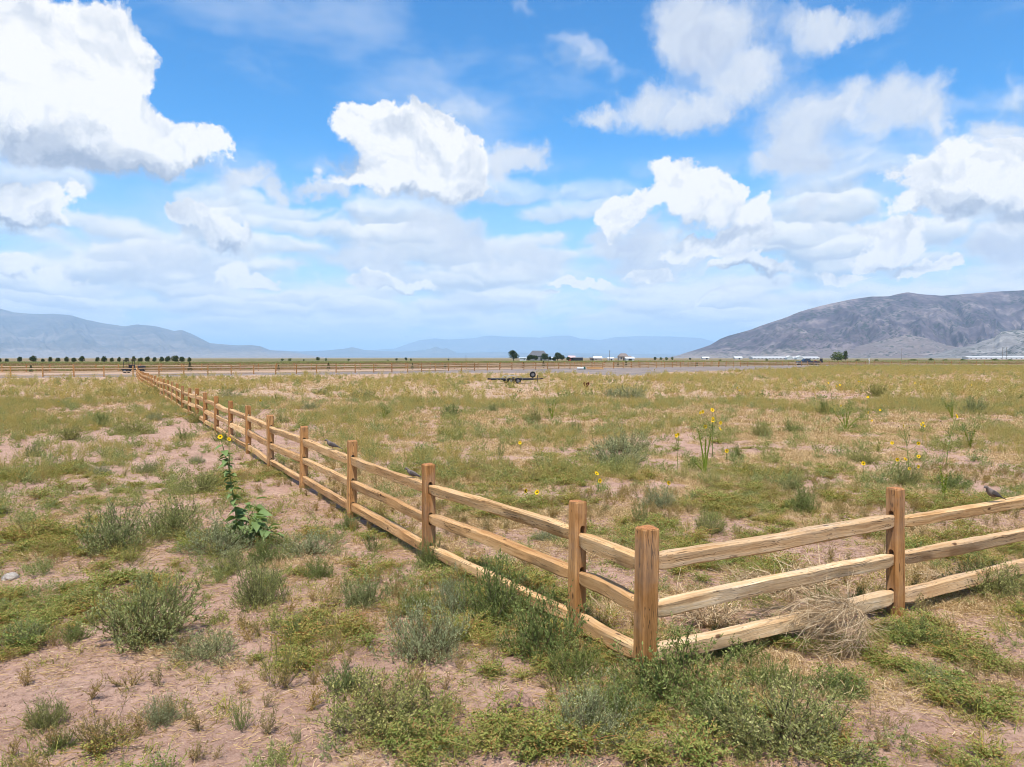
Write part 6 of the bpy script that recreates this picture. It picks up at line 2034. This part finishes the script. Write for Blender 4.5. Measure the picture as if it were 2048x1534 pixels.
box_bm(bm, -2.66, -0.9, 0.46, 0.05, 0.16, 0.10)
link('tail_light', bm_mesh('tail_light', bm), plain('red_lens', (0.5, 0.04, 0.03), 0.3, 0.5), tr)

# ------------------------------------------------------------------ pickup on the lane and the load behind it
m_blue = plain('dark_blue_paint', (0.030, 0.042, 0.065), 0.25, 0.6, 0.2, var=0.08)
def extrude_profile(pts, y0, y1, inset=0.0):
    bm = bmesh.new()
    a = [bm.verts.new((x, y0, z)) for x, z in pts]
    b = [bm.verts.new((x, y1, z)) for x, z in pts]
    bm.faces.new(a)
    bm.faces.new(b[::-1])
    for k in range(len(pts)):
        bm.faces.new((a[k], b[k], b[(k + 1) % len(pts)], a[(k + 1) % len(pts)]))
    bmesh.ops.recalc_face_normals(bm, faces=bm.faces[:])
    return bm
p = at_depth(1612, 212.0)
pk = thing('pickup_truck', p, 'dark blue pickup truck parked behind the lane fence below the hill', 'pickup truck', rz=0.06)
body = [(-2.9, 0.45), (-2.95, 0.85), (-2.75, 1.12), (-1.5, 1.2), (-0.7, 1.22), (0.95, 1.22), (1.0, 1.25), (2.85, 1.25), (2.9, 0.6), (2.6, 0.45), (2.25, 0.45), (2.1, 0.75), (1.75, 0.9), (1.4, 0.75), (1.25, 0.45),
        (-1.35, 0.45), (-1.5, 0.75), (-1.85, 0.9), (-2.2, 0.75), (-2.35, 0.45)]
link('body', bm_mesh('body', extrude_profile(body, -0.98, 0.98)), m_blue, pk)
link('cab', bm_mesh('cab', extrude_profile([(-1.25, 1.2), (-0.55, 1.85), (0.75, 1.90), (1.0, 1.2)], -0.86, 0.86)), m_blue, pk)
for sy in (-1, 1):
    link('side_window', bm_mesh('side_window', extrude_profile([(-0.95, 1.27), (-0.45, 1.76), (0.05, 1.79), (0.05, 1.27)], sy * 0.85, sy * 0.875)), m_glass, pk)
    link('side_window', bm_mesh('side_window', extrude_profile([(0.13, 1.27), (0.13, 1.79), (0.68, 1.80), (0.86, 1.27)], sy * 0.85, sy * 0.875)), m_glass, pk)
    for x in (-1.85, 1.75):
        wheel(pk, (x, sy * 0.86, 0.37), 1.1)
    bm = bmesh.new()
    box_bm(bm, -2.9, sy * 0.72, 0.85, 0.12, 0.36, 0.18)
    link('headlight', bm_mesh('headlight', bm), m_galv, pk)
    bm = bmesh.new()
    box_bm(bm, 2.88, sy * 0.86, 1.0, 0.08, 0.2, 0.36)
    link('tail_light', bm_mesh('tail_light', bm), bpy.data.materials['red_lens'], pk)
bm = bmesh.new()
box_bm(bm, -2.98, 0, 0.52, 0.16, 1.9, 0.22)
link('bumper', bm_mesh('bumper', bm), m_galv, pk)
bm = bmesh.new()
box_bm(bm, 0.55, 0, 1.93, 0.5, 0.9, 0.05)
link('white_roof_box', bm_mesh('white_roof_box', bm), m_white, pk)
p = at_depth(1633, 213.0)
ut = thing('utility_trailer', p, 'small black utility trailer with upright end behind the dark pickup', 'trailer', rz=0.06)
bm = bmesh.new()
box_bm(bm, 0.4, 0, 0.9, 2.2, 1.5, 0.55)
link('box', bm_mesh('box', bm), m_black, ut)
bm = bmesh.new()
box_bm(bm, 1.35, 0, 1.5, 0.12, 1.4, 0.9)
link('tailgate', bm_mesh('tailgate', bm), m_black, ut)
for sy in (-1, 1):
    wheel(ut, (0.4, sy * 0.86, 0.36))
bm = bmesh.new()
box_bm(bm, -0.45, 0.0, 1.25, 0.35, 0.5, 0.3)
link('red_can', bm_mesh('red_can', bm), bpy.data.materials['red_lens'], ut)

# ------------------------------------------------------------------ utility cart at the far end of the long fence
p = at_depth(268, 106.0)
uv = thing('utility_cart', p, 'dark open utility cart with flat roof at the end of the long fence', 'utility cart', rz=0.1)
bm = bmesh.new()
box_bm(bm, -0.2, 0, 0.62, 2.6, 1.3, 0.28)
box_bm(bm, 0.95, 0, 0.85, 0.8, 1.2, 0.4, bevel=0.08)
link('chassis', bm_mesh('chassis', bm), m_black, uv)
bm = bmesh.new()
box_bm(bm, -0.45, 0, 1.88, 1.7, 1.35, 0.06)
link('roof', bm_mesh('roof', bm), m_pole, uv)
for x, y in ((-1.2, -.6), (-1.2, .6), (0.35, -.6), (0.35, .6), (-0.45, -.6), (-0.45, .6)):
    bm = bmesh.new()
    cyl_bm(bm, (x, y, 0.7), (x * 0.97, y, 1.88), 0.03, 0.03, 6)
    link('roof_post', bm_mesh('roof_post', bm), m_black, uv)
for x in (-1.0, 0.9):
    for y in (-0.65, 0.65):
        wheel(uv, (x, y, 0.33), 0.95)
bm = bmesh.new()
cyl_bm(bm, (1.4, -0.55, 0.5), (1.4, -0.55, 1.0), 0.025, 0.025, 6)
cyl_bm(bm, (1.4, 0.55, 0.5), (1.4, 0.55, 1.0), 0.025, 0.025, 6)
cyl_bm(bm, (1.4, -0.55, 1.0), (1.4, 0.55, 1.0), 0.025, 0.025, 6)
link('front_rack', bm_mesh('front_rack', bm), m_black, uv)
bm = bmesh.new()
box_bm(bm, -0.3, 0, 0.98, 0.5, 1.1, 0.42, bevel=0.05)
link('seat', bm_mesh('seat', bm), m_black, uv)

# ------------------------------------------------------------------ timber and rolls on the gravel yard
for i in range(7):
    p = at_depth(1190, 137.0)
    bm = bmesh.new()
    box_bm(bm, 0, 0, 0, 3.0, 0.11, 0.13, bevel=0.01)
    q = Vector((p.x + [0, .1, -.1, .15, 0, .05, -.05][i], p.y + [-.3, -.1, .1, .3, -.2, .05, .2][i], p.z + [0.1, 0.1, 0.1, 0.1, 0.24, 0.24, 0.38][i]))
    tag(link('spare_rail', bm_mesh('spare_rail', bm), m_rail, loc=q, rot=(0, 0, [0.02, -.04, .03, 0.05, -.03, .02, 0.04][i])), ['brown fence rail lying lowest and nearest in the pile on the gravel yard', 'brown fence rail second from the front in the bottom layer of the pile', 'brown fence rail third from the front in the bottom layer of the pile', 'brown fence rail at the back of the bottom layer of the pile', 'brown fence rail in front in the middle layer of the pile', 'brown fence rail at the back of the middle layer of the pile', 'brown fence rail lying on top of the pile on the gravel yard'][[0, 1, 2, 3, 4, 5, 6][i]], 'rail', 'pile of spare rails on the gravel yard')
p = at_depth(1161, 137.0)
bm = bmesh.new()
cyl_bm(bm, (-0.6, 0, 0.24), (0.55, 0.1, 0.24), 0.24, 0.24, 14)
o = tag(link('white_roll', bm_mesh('white_roll', bm), m_white, loc=p), 'white wrapped roll lying left of the spare rails', 'roll')
p = at_depth(1169, 137.5)
bm = bmesh.new()
cyl_bm(bm, (0, 0, 0), (0, 0, 0.5), 0.20, 0.17, 12)
cyl_bm(bm, (0, 0, 0.5), (0, 0, 0.56), 0.21, 0.21, 12)
tag(link('green_bucket', bm_mesh('green_bucket', bm), plain('green_plastic', (0.02, 0.10, 0.07), 0.5, 0.3), loc=p), 'dark green bucket between the white roll and the spare rails', 'bucket')
p = at_depth(1738, 232.0)
bm = bmesh.new()
box_bm(bm, 0, 0, 0.8, 0.14, 0.14, 1.9)
box_bm(bm, 0, 0, 1.7, 0.45, 0.10, 0.4)
tag(link('white_marker_post', bm_mesh('white_marker_post', bm), m_white, loc=p), 'white marker post in the grass right of the pickup', 'post')
